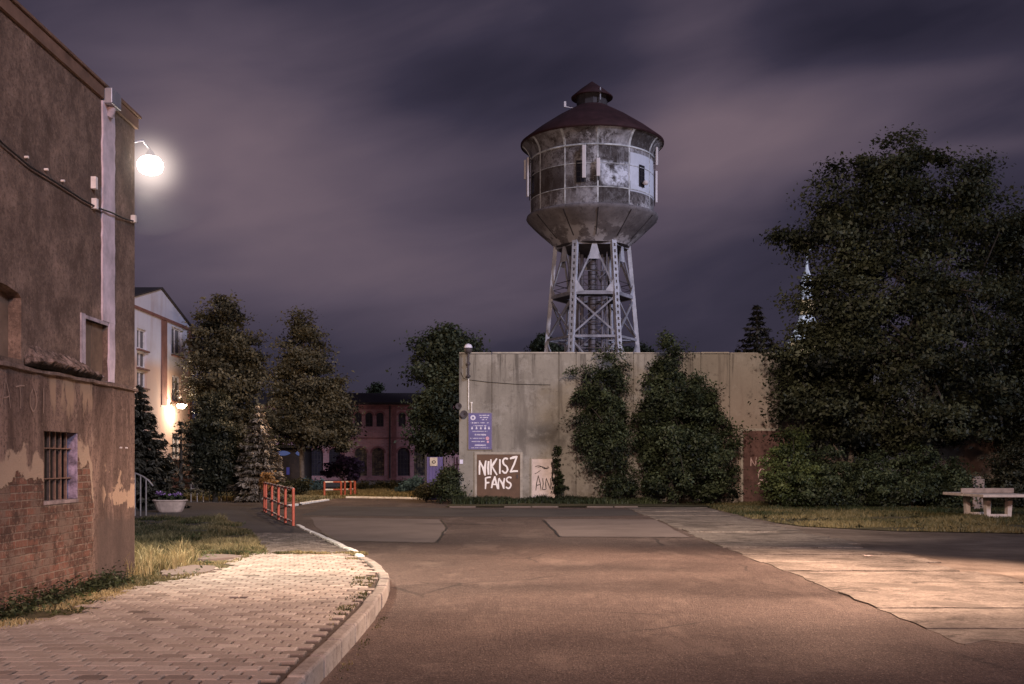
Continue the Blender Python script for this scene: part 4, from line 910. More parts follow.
textline(.06,.70,.70,.026); disc(.82,.70,.08,1); textline(.12,.70,.79,.026); disc(.84,.80,.05,1); textline(.26,.76,.895,.042); textline(.1,.9,.965,.02)
mb.build('lettering',[M_SIGNW,M_SIGNP],sb)
# unlit lantern on the hall corner, its conduit, round fittings, meter plate, cable
ln=empty('wall_lantern',(wx(468.5,WY),WY-.2,5.1),'unlit lantern on a short black post at the top left corner of the concrete hall','lantern')
X_=wx(468.5,WY)
mb=MB(); mb.tube([(X_,WY-.18,5.05),(X_,WY-.18,6.02)],.045,10); mb.lathe((X_,WY-.18),[(.02,5.02),(.09,5.06),(.09,5.12),(.045,5.16)],12); mb.lathe((X_,WY-.18),[(.045,5.52),(.085,5.56),(.085,5.62),(.045,5.66)],12); mb.bar((X_-.09,WY-.18,5.6),(X_+.09,WY-.18,5.6),.03); mb.bar((X_,WY-.18,5.15),(X_,WY,5.15),.05); mb.bar((X_,WY-.18,5.6),(X_,WY,5.6),.05); mb.build('post',M_DSTEEL,ln)
mb=MB(); mb.lathe((X_,WY-.18),[(.05,6.0),(.13,6.05),(.17,6.14),(.165,6.22),(.02,6.23)],16); mb.build('cage',M_DSTEEL,ln)
mb=MB(); mb.lathe((X_,WY-.18),[(.165,6.225),(.15,6.31),(.10,6.37),(.01,6.40)],16); mb.build('dome',M_SIGNW,ln)
mb=MB(); mb.tube([(wx(468.5,WY),WY-.03,5.0),(wx(468.5,WY),WY-.03,3.75)],.025,6); mb.tube([(wx(471.5,WY),WY-.03,4.0),(wx(471.5,WY),WY-.03,3.45)],.03,6); mb.tube([(wx(471.5,WY),WY-.03,4.0),(wx(471.5,WY),WY-.03,4.06)],.06,8); tag(mb.build('conduit',M_PORC),'thin white conduit between the lantern and the blue board','conduit')
mb=MB(); cz=wz(381,WY); mb.tube([(X_,WY-.02,cz+.05),(X_+.8,WY-.02,cz-.05),(X_+1.9,WY-.02,cz-.13),(X_+3.3,WY-.02,cz-.16)],.012,5); mb.tube([(X_,WY-.02,cz+.05),(X_-.2,WY-.02,cz+.1),(X_-.3,WY-.02,cz+.35)],.012,5); tag(mb.build('cable',M_WIRE),'thin cable running right from the lantern across the concrete hall','cable')
for (px,py,r,lab) in ((464.3,414.5,.155,'black round horn fitting beside the blue board'),(459.,406.5,.13,'smaller black round fitting on the left edge of the concrete hall')):
    e=empty('horn_fitting',(wx(px,WY),WY-.2,wz(py,WY)),lab,'wall fitting'); mb=MB(); z_=wz(py,WY); x_=wx(px,WY)
    pr=[(.03,0),(.05,.08),(r*.6,.16),(r,.26),(r*.92,.26),(.02,.18)]; n=16; vs=[(x_+a*math.cos(6.2832*k/n),WY-.04-b,z_+a*math.sin(6.2832*k/n)) for a,b in pr for k in range(n)]
    mb.add(vs,[(i*n+k,i*n+(k+1)%n,(i+1)*n+(k+1)%n,(i+1)*n+k) for i in range(len(pr)-1) for k in range(n)],0,True); mb.build('horn',M_DSTEEL,e)
    mb=MB(); mb.box(x_-.03,x_+.03,WY-.06,WY,z_-.12,z_+.06); mb.build('bracket',M_IRON,e)
mb=MB(); mb.box(wx(459.6,WY),wx(463.,WY),WY-.04,WY-.003,wz(464,WY),wz(459.5,WY)); o=mb.build('number_plate',M_SIGNW); bevel(o,.008); tag(o,'small white plate low on the left edge of the concrete hall','plate')
# ================================================================== BLUE CORRUGATED FENCE
bf=empty('metal_fence',(-3.,46.2,0),'blue corrugated metal fence between the bush and the brick hall','fence')
mb=MB(); xa,xb=wx(427,46.2),wx(443,46.2); n=22; v=[]
for k in range(n+1):
    x_=xa+(xb-xa)*k/n; y_=46.2+(.03 if k%4<2 else -.03); v+= [(x_,y_,.05),(x_,y_,1.86)]
mb.add(v,[(2*k,2*k+2,2*k+3,2*k+1) for k in range(n)]); mb.build('sheet',M_BLUEFENCE,bf)
mb=MB(); x_=xb+.05
while x_<-2.2: mb.box(x_,x_+.07,46.2,46.23,.05,1.82+random.uniform(-.04,.04)); x_+=.125
mb.box(xb,-2.2,46.24,46.27,.4,.47); mb.box(xb,-2.2,46.24,46.27,1.5,1.57); mb.build('slat_panel',M_BLUEFENCE2,bf)
mb=MB(); mb.box(xa-.09,xa-.01,46.17,46.25,0,1.95); mb.box(xb-.01,xb+.04,46.24,46.3,0,1.9); mb.build('post',M_DSTEEL,bf)
mb=MB(); mb.box(wx(430,46.2),wx(437.5,46.2),46.12,46.15,wz(466,46.2),wz(457.5,46.2)); o=mb.build('sign_plate',M_PORC); tag(o,'small white notice plate with a dark mark on the blue fence','sign'); OFF[o.name]=Vector((0,0,0))
mb=MB(); mb.lathe((0,0),[(.0,0),(.06,0)],10) if False else None; c_=(wx(434,46.2),46.117,wz(462,46.2)); mb.add([(c_[0]+.09*math.cos(k*.6283),c_[1],c_[2]+.07*math.sin(k*.6283)) for k in range(10)]+[(c_[0]+.05*math.cos(k*.6283),c_[1],c_[2]+.035*math.sin(k*.6283)) for k in range(10)],[(k,(k+1)%10,10+(k+1)%10,10+k) for k in range(10)]); mb.build('pictogram',M_DSTEEL,o)
# ================================================================== WATER TOWER
TX,TY=wx(592,80),80.
wt=empty('water_tower',(TX,TY,0),'old steel water tower with red conical roof and stained round tank on lattice legs','water tower')
def tw(name,prof,mat,par,n=72,smooth=True): 
    m_=MB(); m_.lathe((TX,TY),prof,n,0,smooth); return m_.build(name,mat,par)
roof=tw('roof',[(5.12,24.55),(5.2,24.62),(5.2,24.72),(4.0,25.65),(2.6,26.6),(1.14,27.44)],M_TROOF,wt)
tw('cupola_wall',[(1.12,27.3),(1.12,28.35)],M_DSTEEL,roof,12,False)
tw('cupola_roof',[(1.0,28.2),(1.5,28.06),(1.52,28.14),(.8,28.75),(.06,29.3),(.0,29.34)],M_TROOF,roof,36)
m_=MB(); m_.tube([(TX+.5,TY-1.2,27.6),(TX+.5,TY-1.2,28.5)],.06,8); m_.build('vent_pipe',M_STEEL,roof)
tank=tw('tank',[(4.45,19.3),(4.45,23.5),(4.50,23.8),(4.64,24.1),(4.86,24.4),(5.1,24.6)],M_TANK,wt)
tw('funnel',[(4.45,19.46),(4.74,19.42),(4.78,19.28),(4.70,19.14),(4.3,18.72),(3.7,18.16),(3.05,17.6),(2.78,17.32),(2.7,17.2)],M_FUNNEL,wt)
tw('tank_bottom',[(2.75,17.3),(2.2,16.95),(1.4,16.72),(.3,16.62)],M_DSTEEL,wt,36)
def ang(a): a=R(a-90); return math.cos(a),math.sin(a)   # 0 = towards the camera, positive = to the right
for k in range(12):
    a=-29+30*k; c_,s_=ang(a); td=Vector((-s_,c_,0)); m_=MB()
    pts=[(4.47,19.5),(4.47,23.5),(4.53,23.8),(4.67,24.1),(4.88,24.38),(5.08,24.55)]
    for (r0,z0),(r1,z1) in zip(pts,pts[1:]):
        w_=.05 if z1<23.6 else .085
        p0=Vector((TX+c_*r0,TY+s_*r0,z0)); p1=Vector((TX+c_*r1,TY+s_*r1,z1)); m_.add([p0-td*w_,p0+td*w_,p1+td*w_,p1-td*w_],[(0,1,2,3)])
        no=Vector((c_,s_,0))*.05
        m_.add([p0-td*w_,p0-td*w_-no,p1-td*w_-no,p1-td*w_],[(0,1,2,3)]); m_.add([p0+td*w_,p0+td*w_-no,p1+td*w_-no,p1+td*w_],[(0,1,2,3)])
    m_.build('tank_seam',M_SEAM,tank)
    m_=MB(); m_.bar((TX+c_*4.70,TY+s_*4.70,19.12),(TX+c_*3.06,TY+s_*3.06,17.6),.07,.08); m_.build('funnel_rib',M_DSTEEL,wt) 
m_=MB(); m_.lathe((TX,TY),[(4.46,23.44),(4.50,23.44),(4.50,23.56),(4.46,23.56)],72); m_.lathe((TX,TY),[(4.46,22.2),(4.475,22.2),(4.475,22.25),(4.46,22.25)],72); m_.lathe((TX,TY),[(4.46,20.55),(4.475,20.55),(4.475,20.61),(4.46,20.61)],72); m_.build('tank_band',M_SEAM,tank)
def twin(a,w_,z0,z1):
    c_,s_=ang(a); td=Vector((-s_,c_,0)); no=Vector((c_,s_,0)); cc=Vector((TX,TY,0))+no*4.46
    m_=MB(); fr_=.05
    P=lambda u,v,d: cc+td*u+no*d+Vector((0,0,v))
    h=w_/2
    for u in (-h,h,0): m_.bar(P(u,z0,.0),P(u,z1,.0),.04)
    k=0
    for v in np.linspace(z0,z1,5): m_.bar(P(-h,float(v),.004),P(h,float(v),.004),.035)
    f_=m_.build('window',M_DSTEEL,tank)
    m_=MB(); m_.add([P(-h,z0,.004),P(h,z0,.004),P(h,z1,.004),P(-h,z1,.004)],[(0,1,2,3)]); m_.build('pane',M_GLASS,f_)
for a in (-14,47,107,-75,167,-136): twin(a,.66 if a==-14 else .6,20.9,22.4)
def antenna(x_,y_,z0,z1,w_=.26):
    c0=Vector((TX,TY,0)); d=(Vector((x_,y_,0))-c0); r_=d.length; d.normalize()
    m_=MB(); p=Vector((x_,y_,0)); td=Vector((-d.y,d.x,0)); m_.obox(p+Vector((0,0,(z0+z1)/2)),td*w_/2,d*.07,Vector((0,0,(z1-z0)/2)))
    o=m_.build('antenna',M_ANT,tank); bevel(o,.03)
    m_=MB(); q_=p-d*.14; m_.tube([q_+Vector((0,0,z0-.25)),q_+Vector((0,0,z1+.1))],.035,6)
    for z_ in (z0+.15,z1-.15): m_.bar(q_+Vector((0,0,z_)),c0+d*4.4+Vector((0,0,z_)),.05)
    m_.build('bracket',M_DSTEEL,o)
for a in [(4.93,75.25,21.1,23.35),(5.9,75.2,21.2,22.45),(.93,79.6,22.1,23.5),(1.12,78.6,20.6,23.4),(10.38,78.8,22.9,24.2),(10.5,80.0,20.5,22.8)]: antenna(*a)
m_=MB(); c_,s_=ang(48); p=(TX+c_*4.75,TY+s_*4.75); m_.lathe(p,[(.0,20.98),(.14,21.02),(.2,21.16),(.14,21.3),(.0,21.34)],12); m_.bar((p[0],p[1],21.16),(TX+c_*4.4,TY+s_*4.4,21.16),.05); m_.build('dish',M_ANT,tank)
m_=MB(); m_.box(TX-2.05,TX-1.9,TY-.4,TY-.25,27.35,27.75); m_.bar((TX-1.95,TY-.3,27.4),(TX-1.2,TY-.2,27.3),.04); m_.build('sensor_box',M_ANT,roof)
def RL(z): return 2.65+(17.4-z)*.089
def LP(i,z,extra=0): c_,s_=ang(30+60*i); r_=RL(z)+extra; return Vector((TX+c_*r_,TY+s_*r_,z))
m_=MB()
for i in range(6):
    a,b=LP(i,0),LP(i,17.35); d=(b-a); L_=d.length; d.normalize(); c_,s_=ang(30+60*i); rad=Vector((c_,s_,0)); td=Vector((-s_,c_,0)); nn=td.cross(d).normalized()
    if nn.dot(rad)<0: nn=-nn
    m_=MB(); hw=.19
    for s2 in (-1,1): m_.obox((a+b)/2+td*s2*(hw-.055),d*L_/2,td*.055,nn*.14,0)
    k=0
    while k*.44+.1<L_-.1:
        m_.obox(a+d*(k*.44+.1)+nn*.125,d*.11,td*(hw-.112),nn*.012,0); k+=1
    m_.obox((a+b)/2-nn*.10,d*L_/2,td*(hw-.112),nn*.012,1)
    m_.build('leg',[M_STEEL2,M_DSTEEL],wt)
for i in range(6):
    j=i+1
    for z_,h in ((17.15,.18),(13.6,.26),(10.5,.17),(6.,.17),(2.,.17)):
        m_=MB(); m_.bar(LP(i,z_),LP(j,z_),.16,h); m_.build('ring_beam',M_STEEL,wt)
    mid=(LP(i,17.0)+LP(j,17.0))/2
    for e_,f_ in ((mid,LP(i,13.75)),(mid,LP(j,13.75)),(LP(i,13.4),LP(j,10.6)),(LP(j,13.4),LP(i,10.6)),(LP(i,10.3),LP(j,6.1)),(LP(j,10.3),LP(i,6.1)),(LP(i,5.8),LP(j,2.1)),(LP(j,5.8),LP(i,2.1))):
        m_=MB(); m_.bar(e_,f_,.10,.12); m_.build('brace',M_STEEL,wt)
    dd=(LP(j,17.)-LP(i,17.)).normalized(); up=Vector((0,0,1)); no=dd.cross(up)
    m_=MB(); m_.add([mid+no*.1-dd*.16+up*.1,mid+no*.1+dd*.16+up*.1,mid+no*.1+dd*.45-up*1.0,mid+no*.1-dd*.45-up*1.0],[(0,1,2,3)]); m_.build('gusset',M_STEEL2,wt)
    for q_,sg in ((LP(i,13.6),1),(LP(j,13.6),-1)):
        m_=MB(); m_.add([q_+no*.1,q_+no*.1+dd*sg*.75+up*.1,q_+no*.1+dd*sg*.2+up*.9,q_+no*.1+up*.9],[(0,1,2,3)]); m_.build('gusset',M_STEEL2,wt)
    m_=MB(); pin=lambda z_,k,f_: Vector((TX,TY,z_))+(LP(k,z_)-Vector((TX,TY,z_)))*f_
    m_.add([LP(i,13.48),LP(j,13.48),pin(13.48,j,.62),pin(13.48,i,.62)],[(0,1,2,3)]); m_.build('walkway',M_DSTEEL,wt)
m_=MB(); m_.tube([(TX,TY,0),(TX,TY,17.)],.30,14); m_.tube([(TX-.75,TY-.3,0),(TX-.75,TY-.3,17.)],.13,8); m_.tube([(TX+.7,TY-.4,0),(TX+.7,TY-.4,16.9)],.10,8); m_.tube([(TX-1.15,TY+.3,9),(TX-1.15,TY+.3,17.)],.28,10); m_.build('riser',M_PIPE,wt)
# inner stair cage: four posts, rungs and crossed ties round the riser
cg=[Vector((TX+a_*1.0,TY+b_*1.0,0)) for a_,b_ in ((-1,-1),(1,-1),(1,1),(-1,1))]; up=Vector((0,0,1)); m_=MB()
for p in cg: m_.bar(p,p+up*17.1,.08)
for k in range(9):
    z0_=.6+k*1.85
    for i in range(4):
        m_.bar(cg[i]+up*z0_,cg[(i+1)%4]+up*z0_,.06); m_.bar(cg[i]+up*z0_,cg[(i+1)%4]+up*(z0_+1.8),.05)
m_.build('stair_cage',M_PIPE,wt)
for z_ in (13.6,10.5,6.):
    for i in range(6):
        m_=MB(); e_=LP(i,z_); m_.bar(e_,Vector((TX,TY,z_))+(e_-Vector((TX,TY,z_))).normalized()*1.2,.09); m_.build('spoke',M_STEEL,wt)
m_=MB()
for s2 in (-.26,.26): m_.bar((TX+.05+s2,TY-.75,0),(TX+.05+s2,TY-.75,17.2),.05)
z_=.4
while z_<17: m_.bar((TX-.21,TY-.75,z_),(TX+.31,TY-.75,z_),.04); z_+=.36
m_.build('ladder',M_DSTEEL,wt)
m_=MB()
for i in range(6): m_.bar(LP(i,14.55,-.12),LP(i+1,14.55,-.12),.045); m_.bar(LP(i,14.1,-.12),LP(i+1,14.1,-.12),.035)
m_.build('handrail',M_DSTEEL,wt)
# ================================================================== FLOODLIT STEEPLE FAR BEHIND THE BIG TREE
SX,SY=wx(807,150),150.
st_=empty('steeple',(SX,SY,0),'distant floodlit white steeple with a cross seen through the leaves of the big tree','steeple')
def sl_(name,prof,mat,n=8):
    m_=MB(); m_.lathe((SX,SY),prof,n,0,False); return m_.build(name,mat,st_)
M_STP=simple('steeple_white',(.7,.72,.78),.7,0,.25,.8); M_STW=simple('steeple_warm',(.72,.52,.30),.7,0,.3,.8)
sl_('shaft',[(2.0,0),(2.0,17.5),(2.3,17.6),(2.3,17.9)],M_STW); sl_('lower_roof',[(2.6,17.9),(2.2,18.6),(1.5,20.2),(1.0,21.6)],M_STP); sl_('lantern',[(.95,21.6),(.95,23.6),(1.15,23.7)],M_STW)
sl_('spire',[(1.2,23.7),(.8,24.4),(.85,25.2),(.95,26.),(.6,27.),(.22,28.),(.1,29.4)],M_STP)
m_=MB(); m_.box(SX-.08,SX+.08,SY-.08,SY+.08,29.3,31.4); m_.box(SX-.55,SX+.55,SY-.07,SY+.07,30.55,30.75); m_.build('cross',M_STP,st_)
lamp('steeple_floodlight',(SX-6,SY-16,13),9000,(.85,.9,1.),'SPOT',.4,(SX,SY,23),60,.6)
# ================================================================== RAILINGS, PLANTER, TABLE, SMALL THINGS
def striped(mb,a,b,w_,n):
    a,b=Vector(a),Vector(b)
    for k in range(n): mb.tube([a.lerp(b,k/n),a.lerp(b,(k+1)/n)],w_,8,k%2,caps=(k in(0,n-1)))
def railing(label,pts,h,loc,mid=.5,low=True,r=.038,seg=4):
    rt=empty('railing',loc,label,'railing','red and white street railings')
    for i,p in enumerate(pts):
        m_=MB(); m_.tube([(p[0],p[1],p[2]-.05),(p[0],p[1],p[2]+h)],r*(1.25 if i==len(pts)-1 else 1),10); m_.build('post',M_RED,rt)
    for f_ in ((1.,mid,.12) if low else (1.,mid)):
        m_=MB()
        for a,b in zip(pts,pts[1:]): striped(m_,(a[0],a[1],a[2]+h*f_-.02),(b[0],b[1],b[2]+h*f_-.02),r*.8,seg)
        m_.build('rail',[M_RWHITE,M_RED],rt)
def gp(px,py,z=.04): D=F*(EYE-z)/(py-HY); return (wx(px,D),D,z)
railing('red and white railing beside the paved footpath, the nearer of the two',[gp(293.3,525.6),gp(285.4,522.6),gp(278.6,519.4),gp(272,515.3),gp(266,512.2),gp(264.6,511.)],.95,gp(279,519))
railing('smaller red and white railing at the far end of the road',[(wx(p,52.),52.+.3*k,0) for k,p in enumerate((324.5,340.2,343.,348.,351.2))],.72,(wx(338,52),52,0),.5,False,.05,2)
# handrail by the steps
hr=empty('handrail',(wx(143,33),33,.05),'curved grey handrail beside the dark spruce at the house corner','handrail')
tp=[at(128,472,33),at(136,473.5,33),at(143,476.5,33),at(148.5,480.5,33),at(153,486,33)]
mb=MB(); mb.tube(tp,.028,8); mb.build('rail',M_GREYRAIL,hr)
for px,py in ((135,473.5),(140.5,475.5),(146,479)):
    mb=MB(); p=at(px,py,33); mb.tube([(p.x,p.y,.0),p],.024,8); mb.build('post',M_GREYRAIL,hr)
# grey guard rail in front of the dark tree
gr_=empty('guard_rail',(wx(208,46),46,0),'dull grey tubular guard rail under the dark tree','guard rail')
a_,b_=at(191,484,46),at(227,481.5,47.5)
mb=MB(); mb.tube([a_,b_],.03,8); mb.tube([a_-Vector((0,0,.2)),b_-Vector((0,0,.2))],.025,8); mb.build('rail',M_GREYRAIL,gr_)
for k in range(7):
    p=a_.lerp(b_,k/6); mb=MB(); mb.tube([(p.x,p.y,-.03),p],.026,8); mb.build('post',M_GREYRAIL,gr_)
# planter
D=35.4; pxc=170; zb=.04
pl=empty('planter',(wx(pxc,D),D,zb),'tapered concrete planter tub standing by the grass in front of the spruce','planter')
X_=wx(pxc,D); h=.40
def ring(hx,hy,z_,n=20): return [(X_+hx*math.copysign(abs(math.cos(a))**.6,math.cos(a)),D+hy*math.copysign(abs(math.sin(a))**.6,math.sin(a)),z_) for a in [6.2832*k/n for k in range(n)]]
prof=[(.36,.24,zb),(.40,.27,zb+.06),(.50,.35,zb+h-.05),(.54,.38,zb+h-.04),(.54,.38,zb+h),(.47,.32,zb+h),(.46,.31,zb+h-.06)]
mb=MB(); n=20; mb.add([p for a in prof for p in ring(*a)],[(i*n+k,i*n+(k+1)%n,(i+1)*n+(k+1)%n,(i+1)*n+k) for i in range(len(prof)-1) for k in range(n)]); mb.build('tub',M_TUB,pl)
mb=MB(); mb.add(ring(.465,.315,zb+h-.05),[tuple(range(n))]); mb.build('potting_soil',M_SOIL,pl)
fl=empty('flowers',(X_,D,zb+h-.05),'low bed of violet flowers and dark leaves growing in the concrete planter','flowers')
crown('leaves',[(X_,D,zb+h+.05,.45,.3,.2)],70,26,.12,.09,L_SHRUB,fl,.1)
crown('petals',[(X_-.28,D-.1,zb+h+.2,.13,.15,.05),(X_+.3,D-.1,zb+h+.17,.14,.15,.05),(X_+.02,D-.1,zb+h+.14,.1,.1,.05)],36,12,.07,.055,L_FLOWER,fl,.2)
# table tennis table of concrete
tb=empty('table_tennis_table',(14.15,32.7,0),'weathered concrete table tennis table standing on the grass on the right','table')
TZ=.72; c0=Vector((14.15,32.75,0)); ya=Vector((-.03,1,0)).normalized(); xa_=Vector((ya.y,-ya.x,0))
for k in (-1,1):
    mb=MB(); mb.obox(c0+ya*k*.69+Vector((0,0,TZ-.04)),xa_*.76,ya*.684,Vector((0,0,.04))); o=mb.build('table_top',M_TABLE,tb); bevel(o,.012)
    mb=MB(); q_=c0+ya*k*.66
    for s_ in (-1,1): mb.add([q_+xa_*(s_*.30-.055*1)+ya*-.09+Vector((0,0,-.05)),q_+xa_*(s_*.30+.055)+ya*-.09+Vector((0,0,-.05)),q_+xa_*(s_*.30+.055)+ya*.09+Vector((0,0,-.05)),q_+xa_*(s_*.30-.055)+ya*.09+Vector((0,0,-.05)),
        q_+xa_*(s_*.33-.07)+ya*-.1+Vector((0,0,TZ-.082)),q_+xa_*(s_*.33+.07)+ya*-.1+Vector((0,0,TZ-.082)),q_+xa_*(s_*.33+.07)+ya*.1+Vector((0,0,TZ-.082)),q_+xa_*(s_*.33-.07)+ya*.1+Vector((0,0,TZ-.082))],[(3,2,1,0),(4,5,6,7),(0,1,5,4),(1,2,6,5),(2,3,7,6),(3,0,4,7)])
    mb.obox(q_+Vector((0,0,.06)),xa_*.243,ya*.085,Vector((0,0,.07))); o=mb.build('leg',M_TABLE,tb)
mb=MB(); mb.obox(c0+Vector((0,0,TZ+.078)),xa_*.80,ya*.03,Vector((0,0,.075))); o=mb.build('net',M_PIER,tb); bevel(o,.02)
mb=MB(); 
x_,y_=wx(976.5,39),39.; mb.obox((x_,y_,.5),(.21,.0,0),(0,.2,0),(0,0,.55)); mb.obox((x_-.02,y_,1.09),(.15,.0,0),(0,.14,0),(0,0,.045)); o=mb.build('stone_pier',M_PIER); bevel(o,.03); tag(o,'short pale masonry pier behind the concrete table','pier')
for (px,py,sx,lab) in ((868,556.5,.055,'crumpled pale paper lying on the earth right of the concrete lane'),(980,527,.05,'small scrap of pale paper on the grass edge near the table')):
    D=F*EYE/(py-HY); mb=MB(); c=Vector((wx(px,D),D,0)); v=[]
    for j in range(4):
        for i in range(6): v.append((c.x+(i-2.5)*sx*.5,c.y+(j-1.5)*sx*.9,.01+random.uniform(0,sx*.45)))
    mb.add(v,[(j*6+i,j*6+i+1,j*6+i+7,j*6+i+6) for j in range(3) for i in range(5)]); tag(mb.build('paper_scrap',M_TUB),lab,'litter')
# kiosk with blue lit signs, behind the trees
KD=66.; kx0,kx1=wx(268,KD),wx(305,KD)
ks=empty('kiosk',((kx0+kx1)/2,KD+1,0),'dark wooden kiosk with blue lit signs beneath the tree behind the blue spruce','kiosk')
mb=MB(); mb.box(kx0,kx1,KD,KD+2.2,-.03,2.5); mb.build('body',M_KIOSK,ks)
mb=MB(); mb.box(kx0-.3,kx1+.3,KD-.45,KD+2.4,2.5,2.68); mb.build('roof',M_ROOFD,ks)
M_BLUEL=emis('blue_light',(.22,.27,.62),.28); M_BLUEL2=emis('violet_light',(.13,.11,.42),.28)
for px,rx in ((283,7.5),(299.5,4.)):
    mb=MB(); c=at(px,453.2,KD-.03); a=rx*KD/F; n=14; mb.add([(c.x+a*math.cos(6.2832*k/n),c.y,c.z+.15*math.sin(6.2832*k/n)*abs(math.sin(6.2832*k/n))**.5) for k in range(n)],[tuple(range(n))]); mb.build('lit_sign',M_BLUEL,ks)
mb=MB(); c=at(288,471.,KD-.03); mb.obox(c,(.09,0,0),(0,.01,0),(0,0,.22)); mb.build('lit_window',M_BLUEL2,ks)
# ================================================================== TREES AND BUSHES
SEED=4
def tree(name,label,cat,D,lobes,nclump,per,cs,leaf,mat,trunkpx,tr,limbs=10,bark=None,group=None,inner=.5,flat=.6,aspect=.55,droop=0.,zb=0.,ytop=None):
    global rng
    rng=np.random.default_rng(sum(ord(ch_)*(i_+3) for i_,ch_ in enumerate(label))+SEED); random.seed(len(label)*7+int(D))
    x=wx(trunkpx,D); root=empty(name,(x,D,zb),label,cat,group); L=pxl(lobes,D)
    o,cc=crown('crown',L,nclump,per,cs,leaf,mat,root,inner,flat,aspect,droop)
    idx=rng.choice(len(cc),min(limbs,len(cc)),replace=False)
    zt=max(l[2] for l in L); lo=min(l[2] for l in L)
    trunk_mesh((x,D,zb-.1),(x+random.uniform(-.3,.3),D,zt-.5),tr,.04,[cc[i] for i in idx],root,bark or M_BARK)
    return root
# right: the big maple, the smaller maple before it, the tree at the frame edge
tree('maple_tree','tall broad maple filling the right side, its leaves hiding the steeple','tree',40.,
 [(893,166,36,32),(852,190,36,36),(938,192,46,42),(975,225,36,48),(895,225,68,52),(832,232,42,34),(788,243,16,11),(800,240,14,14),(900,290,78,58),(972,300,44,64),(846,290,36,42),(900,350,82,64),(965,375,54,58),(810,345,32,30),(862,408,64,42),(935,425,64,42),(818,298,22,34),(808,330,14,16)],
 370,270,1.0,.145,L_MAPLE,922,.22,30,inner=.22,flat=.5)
tree('maple_tree','smaller maple left of the big one, drooping over the rusty gate','tree',41.2,
 [(808,378,28,36),(842,355,38,40),(845,405,48,42),(797,405,22,24),(880,432,42,24),(806,440,22,14)],
 165,230,.85,.14,L_MAPLE,848,.12,18,bark=M_BARK2,inner=.22,flat=.5)
tree('broadleaf_tree','dark tree cut off by the right frame edge behind the table','tree',42.5,
 [(1006,240,26,34),(1014,268,32,44),(1040,250,38,58),(1017,330,34,50),(1050,330,48,66),(1010,400,38,44),(1045,420,48,58)],
 220,220,.98,.145,L_MAPLE,1033,.3,16,inner=.3)
for (px,rx,y0,lab,mat) in ((790,28,430,'bright green tall bush against the rusty gate',L_GREEN),(828,32,446,'low spreading bush at the foot of the smaller maple',L_SHRUB),(868,34,452,'low bush between the two maple trunks',L_SHRUB),(912,36,443,'dense bush at the foot of the tall maple',L_SHRUB),(948,24,458,'small bush left of the concrete table',L_SHRUB),(1012,34,446,'dark bush behind the concrete table',L_DARK)):
    D=39.3; cy=(y0+506)/2; tree('bush',lab,'bush',D,[(px,cy+6,rx,(506-y0)/2-5),(px-rx*.35,cy+14,rx*.7,18),(px+rx*.4,cy+12,rx*.65,20),(px+rx*.1,y0+16,rx*.55,14)],80,150,.50,.105,mat,px,.05,8,group='bushes along the foot of the maples',inner=.35)
# the two dense trees before the concrete hall
tree('ash_tree','feathery tree in front of the concrete hall, left of the denser pyramid','tree',43.0,
 [(610,350,12,14),(608,382,25,25),(602,408,27,26),(608,445,28,28),(600,438,21,22),(618,478,23,22),(622,420,17,26),(614,372,14,16),(612,489,10,12),(596,372,24,8),(587,394,17,8),(584,415,16,7),(590,440,15,8)],
 185,120,.52,.13,L_SHRUB,612,.09,14,inner=.15,aspect=.36,droop=.5)
tree('hornbeam_tree','dense pyramid shaped green tree in front of the concrete hall','tree',42.6,
 [(667,344,8,11),(671,370,26,24),(678,402,36,28),(657,398,19,24),(688,436,45,34),(703,452,33,30),(668,452,32,34),(692,482,46,18),(660,488,18,13),(720,470,17,18),(690,400,26,18),(653,432,17,26)],
 400,130,.48,.115,L_SHRUB,672,.11,14,inner=.3,flat=.7)
tree('ivy','narrow column of ivy climbing beside the white board panel','ivy',44.1,[(558,450,2.5,8),(557,467,3,10),(559,480,4.5,10),(558,493,4,9),(563,487,5,3)],60,40,.16,.085,L_SHRUB,558,.025,6,inner=.1)
tree('bush','dark bush at the left end of the concrete hall','bush',43.6,[(449,482,10,16),(444,490,9,11),(455,490,6,11)],80,100,.36,.10,L_SHRUB,449,.05,6,inner=.2)
tree('bush','low scrubby bush right of the blue fence post','bush',45.2,[(424,490,8,7),(431,493,6,6)],26,70,.3,.10,L_HEDGE,426,.04,4,inner=.2)
# behind the hall
tree('lime_tree','round crowned tree rising behind the left end of the concrete hall','tree',60.,
 [(444,346,26,18),(428,370,18,24),(455,378,24,30),(470,350,12,14),(436,405,20,24),(458,420,18,28),(442,438,24,24),(424,428,10,16)],
 230,140,.95,.20,L_FAR,440,.22,14,inner=.3)
tree('broadleaf_tree','low crown peeping over the hall left of the tower legs','tree',95.,[(543,345,10,12),(550,356,18,12),(536,360,8,10)],60,90,.9,.28,L_FAR,545,.25,6,inner=.3)
tree('broadleaf_tree','low crown peeping over the hall behind the right tower legs','tree',95.,[(641,352,8,10),(625,358,16,14),(600,354,14,12)],60,90,.9,.28,L_FAR,620,.25,6,inner=.3)
conifer('conifer_tree','dark conifer top showing above the hall between pyramid tree and maple',757,305,560,72,60.,L_SPRUCE,M_BARK,34,13,.36,dens=60,droop=.25)
tree('broadleaf_tree','tiny tree crown above the roof of the brick hall','tree',118.,[(377,390,5,6),(374,400,9,9)],34,80,.8,.3,L_FAR,377,.3,5,inner=.3)
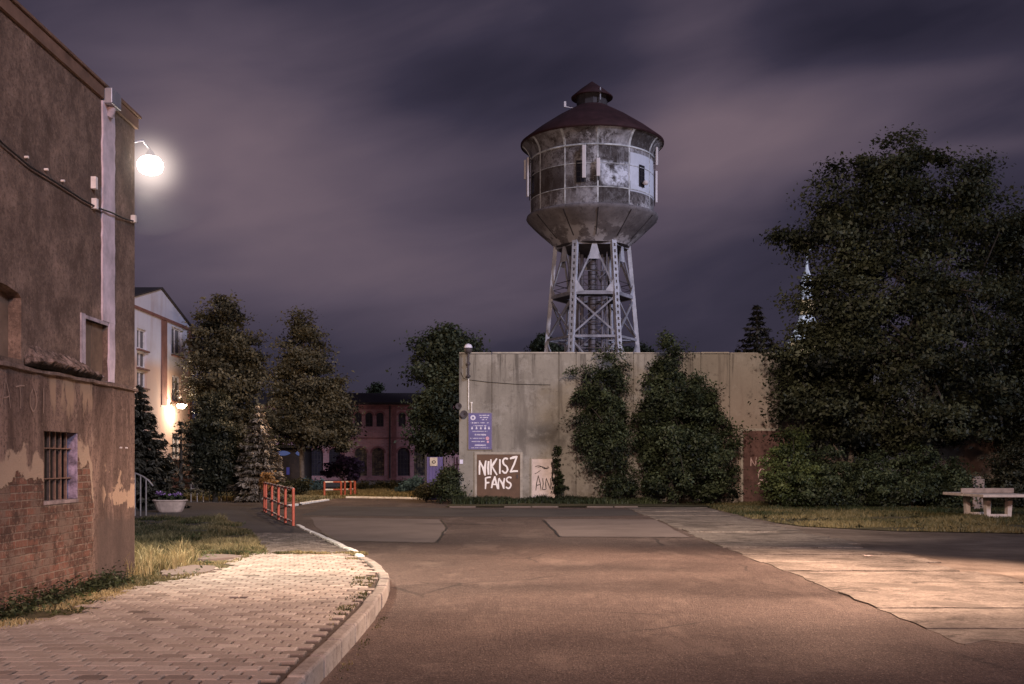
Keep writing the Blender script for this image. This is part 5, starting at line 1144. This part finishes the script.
# left group
tree('lime_tree','tallest left tree with a rounded upright crown beside the plastered house','tree',57.,
 [(228,310,14,16),(214,340,20,28),(241,346,18,32),(224,382,32,38),(250,400,16,42),(212,410,18,42),(236,440,32,36),(252,455,14,24)],
 290,220,.92,.17,L_POPL,226,.3,14,inner=.5,flat=.45)
tree('maple_tree','broad pointed tree with a forked pale trunk right of the upright left tree','tree',60.,
 [(304,326,7,12),(302,348,17,20),(300,380,29,26),(288,410,24,24),(322,403,24,26),(338,416,12,24),(308,428,40,16),(278,424,10,18),(344,438,10,16)],
 260,220,.95,.17,L_POPL,301,.13,16,bark=M_BARK2,inner=.5,flat=.45)
tree('yew_tree','dark dense shrub tree in front of the tallest left tree','tree',46.5,
 [(215,410,14,18),(212,440,22,28),(224,455,20,28),(214,475,24,16),(202,462,12,22)],
 220,120,.6,.15,L_DARK,214,.12,8,inner=.3,aspect=.35)
conifer('blue_spruce','pale blue spruce with tiered branches behind the nearer railing',259,405,491,33,46.,L_BSPRUCE,M_BARK,15,11,.22,dens=100,droop=.3,low=.04)
conifer('spruce_tree','dark spruce right beside the corner of the left house',140,386,506,50,38.5,L_SPRUCE,M_BARK,20,12,.24,dens=110,droop=.4,low=.03)
conifer('spruce_tree','thin spindly spruce silhouetted against the lamplit gable',181,420,494,26,43.,L_SPRUCE,M_BARK,10,6,.2,dens=26,droop=.05,low=.12)
tree('hedge','clipped hedge under the blue spruce beyond the path','hedge',53.,[(248,484,14,8),(272,485,16,8),(296,486,14,8)],100,120,.34,.11,L_HEDGE,270,.03,4,inner=.1)
tree('hedge','low dark hedge in front of the brick hall','hedge',64.,[(352,489,14,6),(375,489,16,6.5),(398,489,15,6.5),(414,489,9,6)],120,110,.4,.13,L_HEDGE,385,.03,4,inner=.1)
tree('shrub','small orange leaved shrub behind the nearer railing','shrub',39.5,[(268,480,5,7),(268,486,7,6)],26,40,.26,.11,L_GOLD,268,.03,5,inner=.1)
tree('shrub','plum coloured shrub in front of the brick hall arches','shrub',70.,[(345,464,13,9),(333,470,9,8),(352,472,9,8)],46,60,.55,.22,L_PLUM,343,.06,6,inner=.2)
tree('shrub','blue green shrub at the road end before the brick hall','shrub',55.,[(410,487,8,7),(416,481,5,8),(405,491,8,4)],40,50,.36,.15,L_TEAL,411,.03,5,inner=.1)
tree('shrub','dark blue green shrub left of the far railing','shrub',58.,[(309,485,9,5),(316,486,6,5)],24,50,.36,.15,L_TEAL,311,.03,4,inner=.1)
scene.cycles.use_adaptive_sampling=True
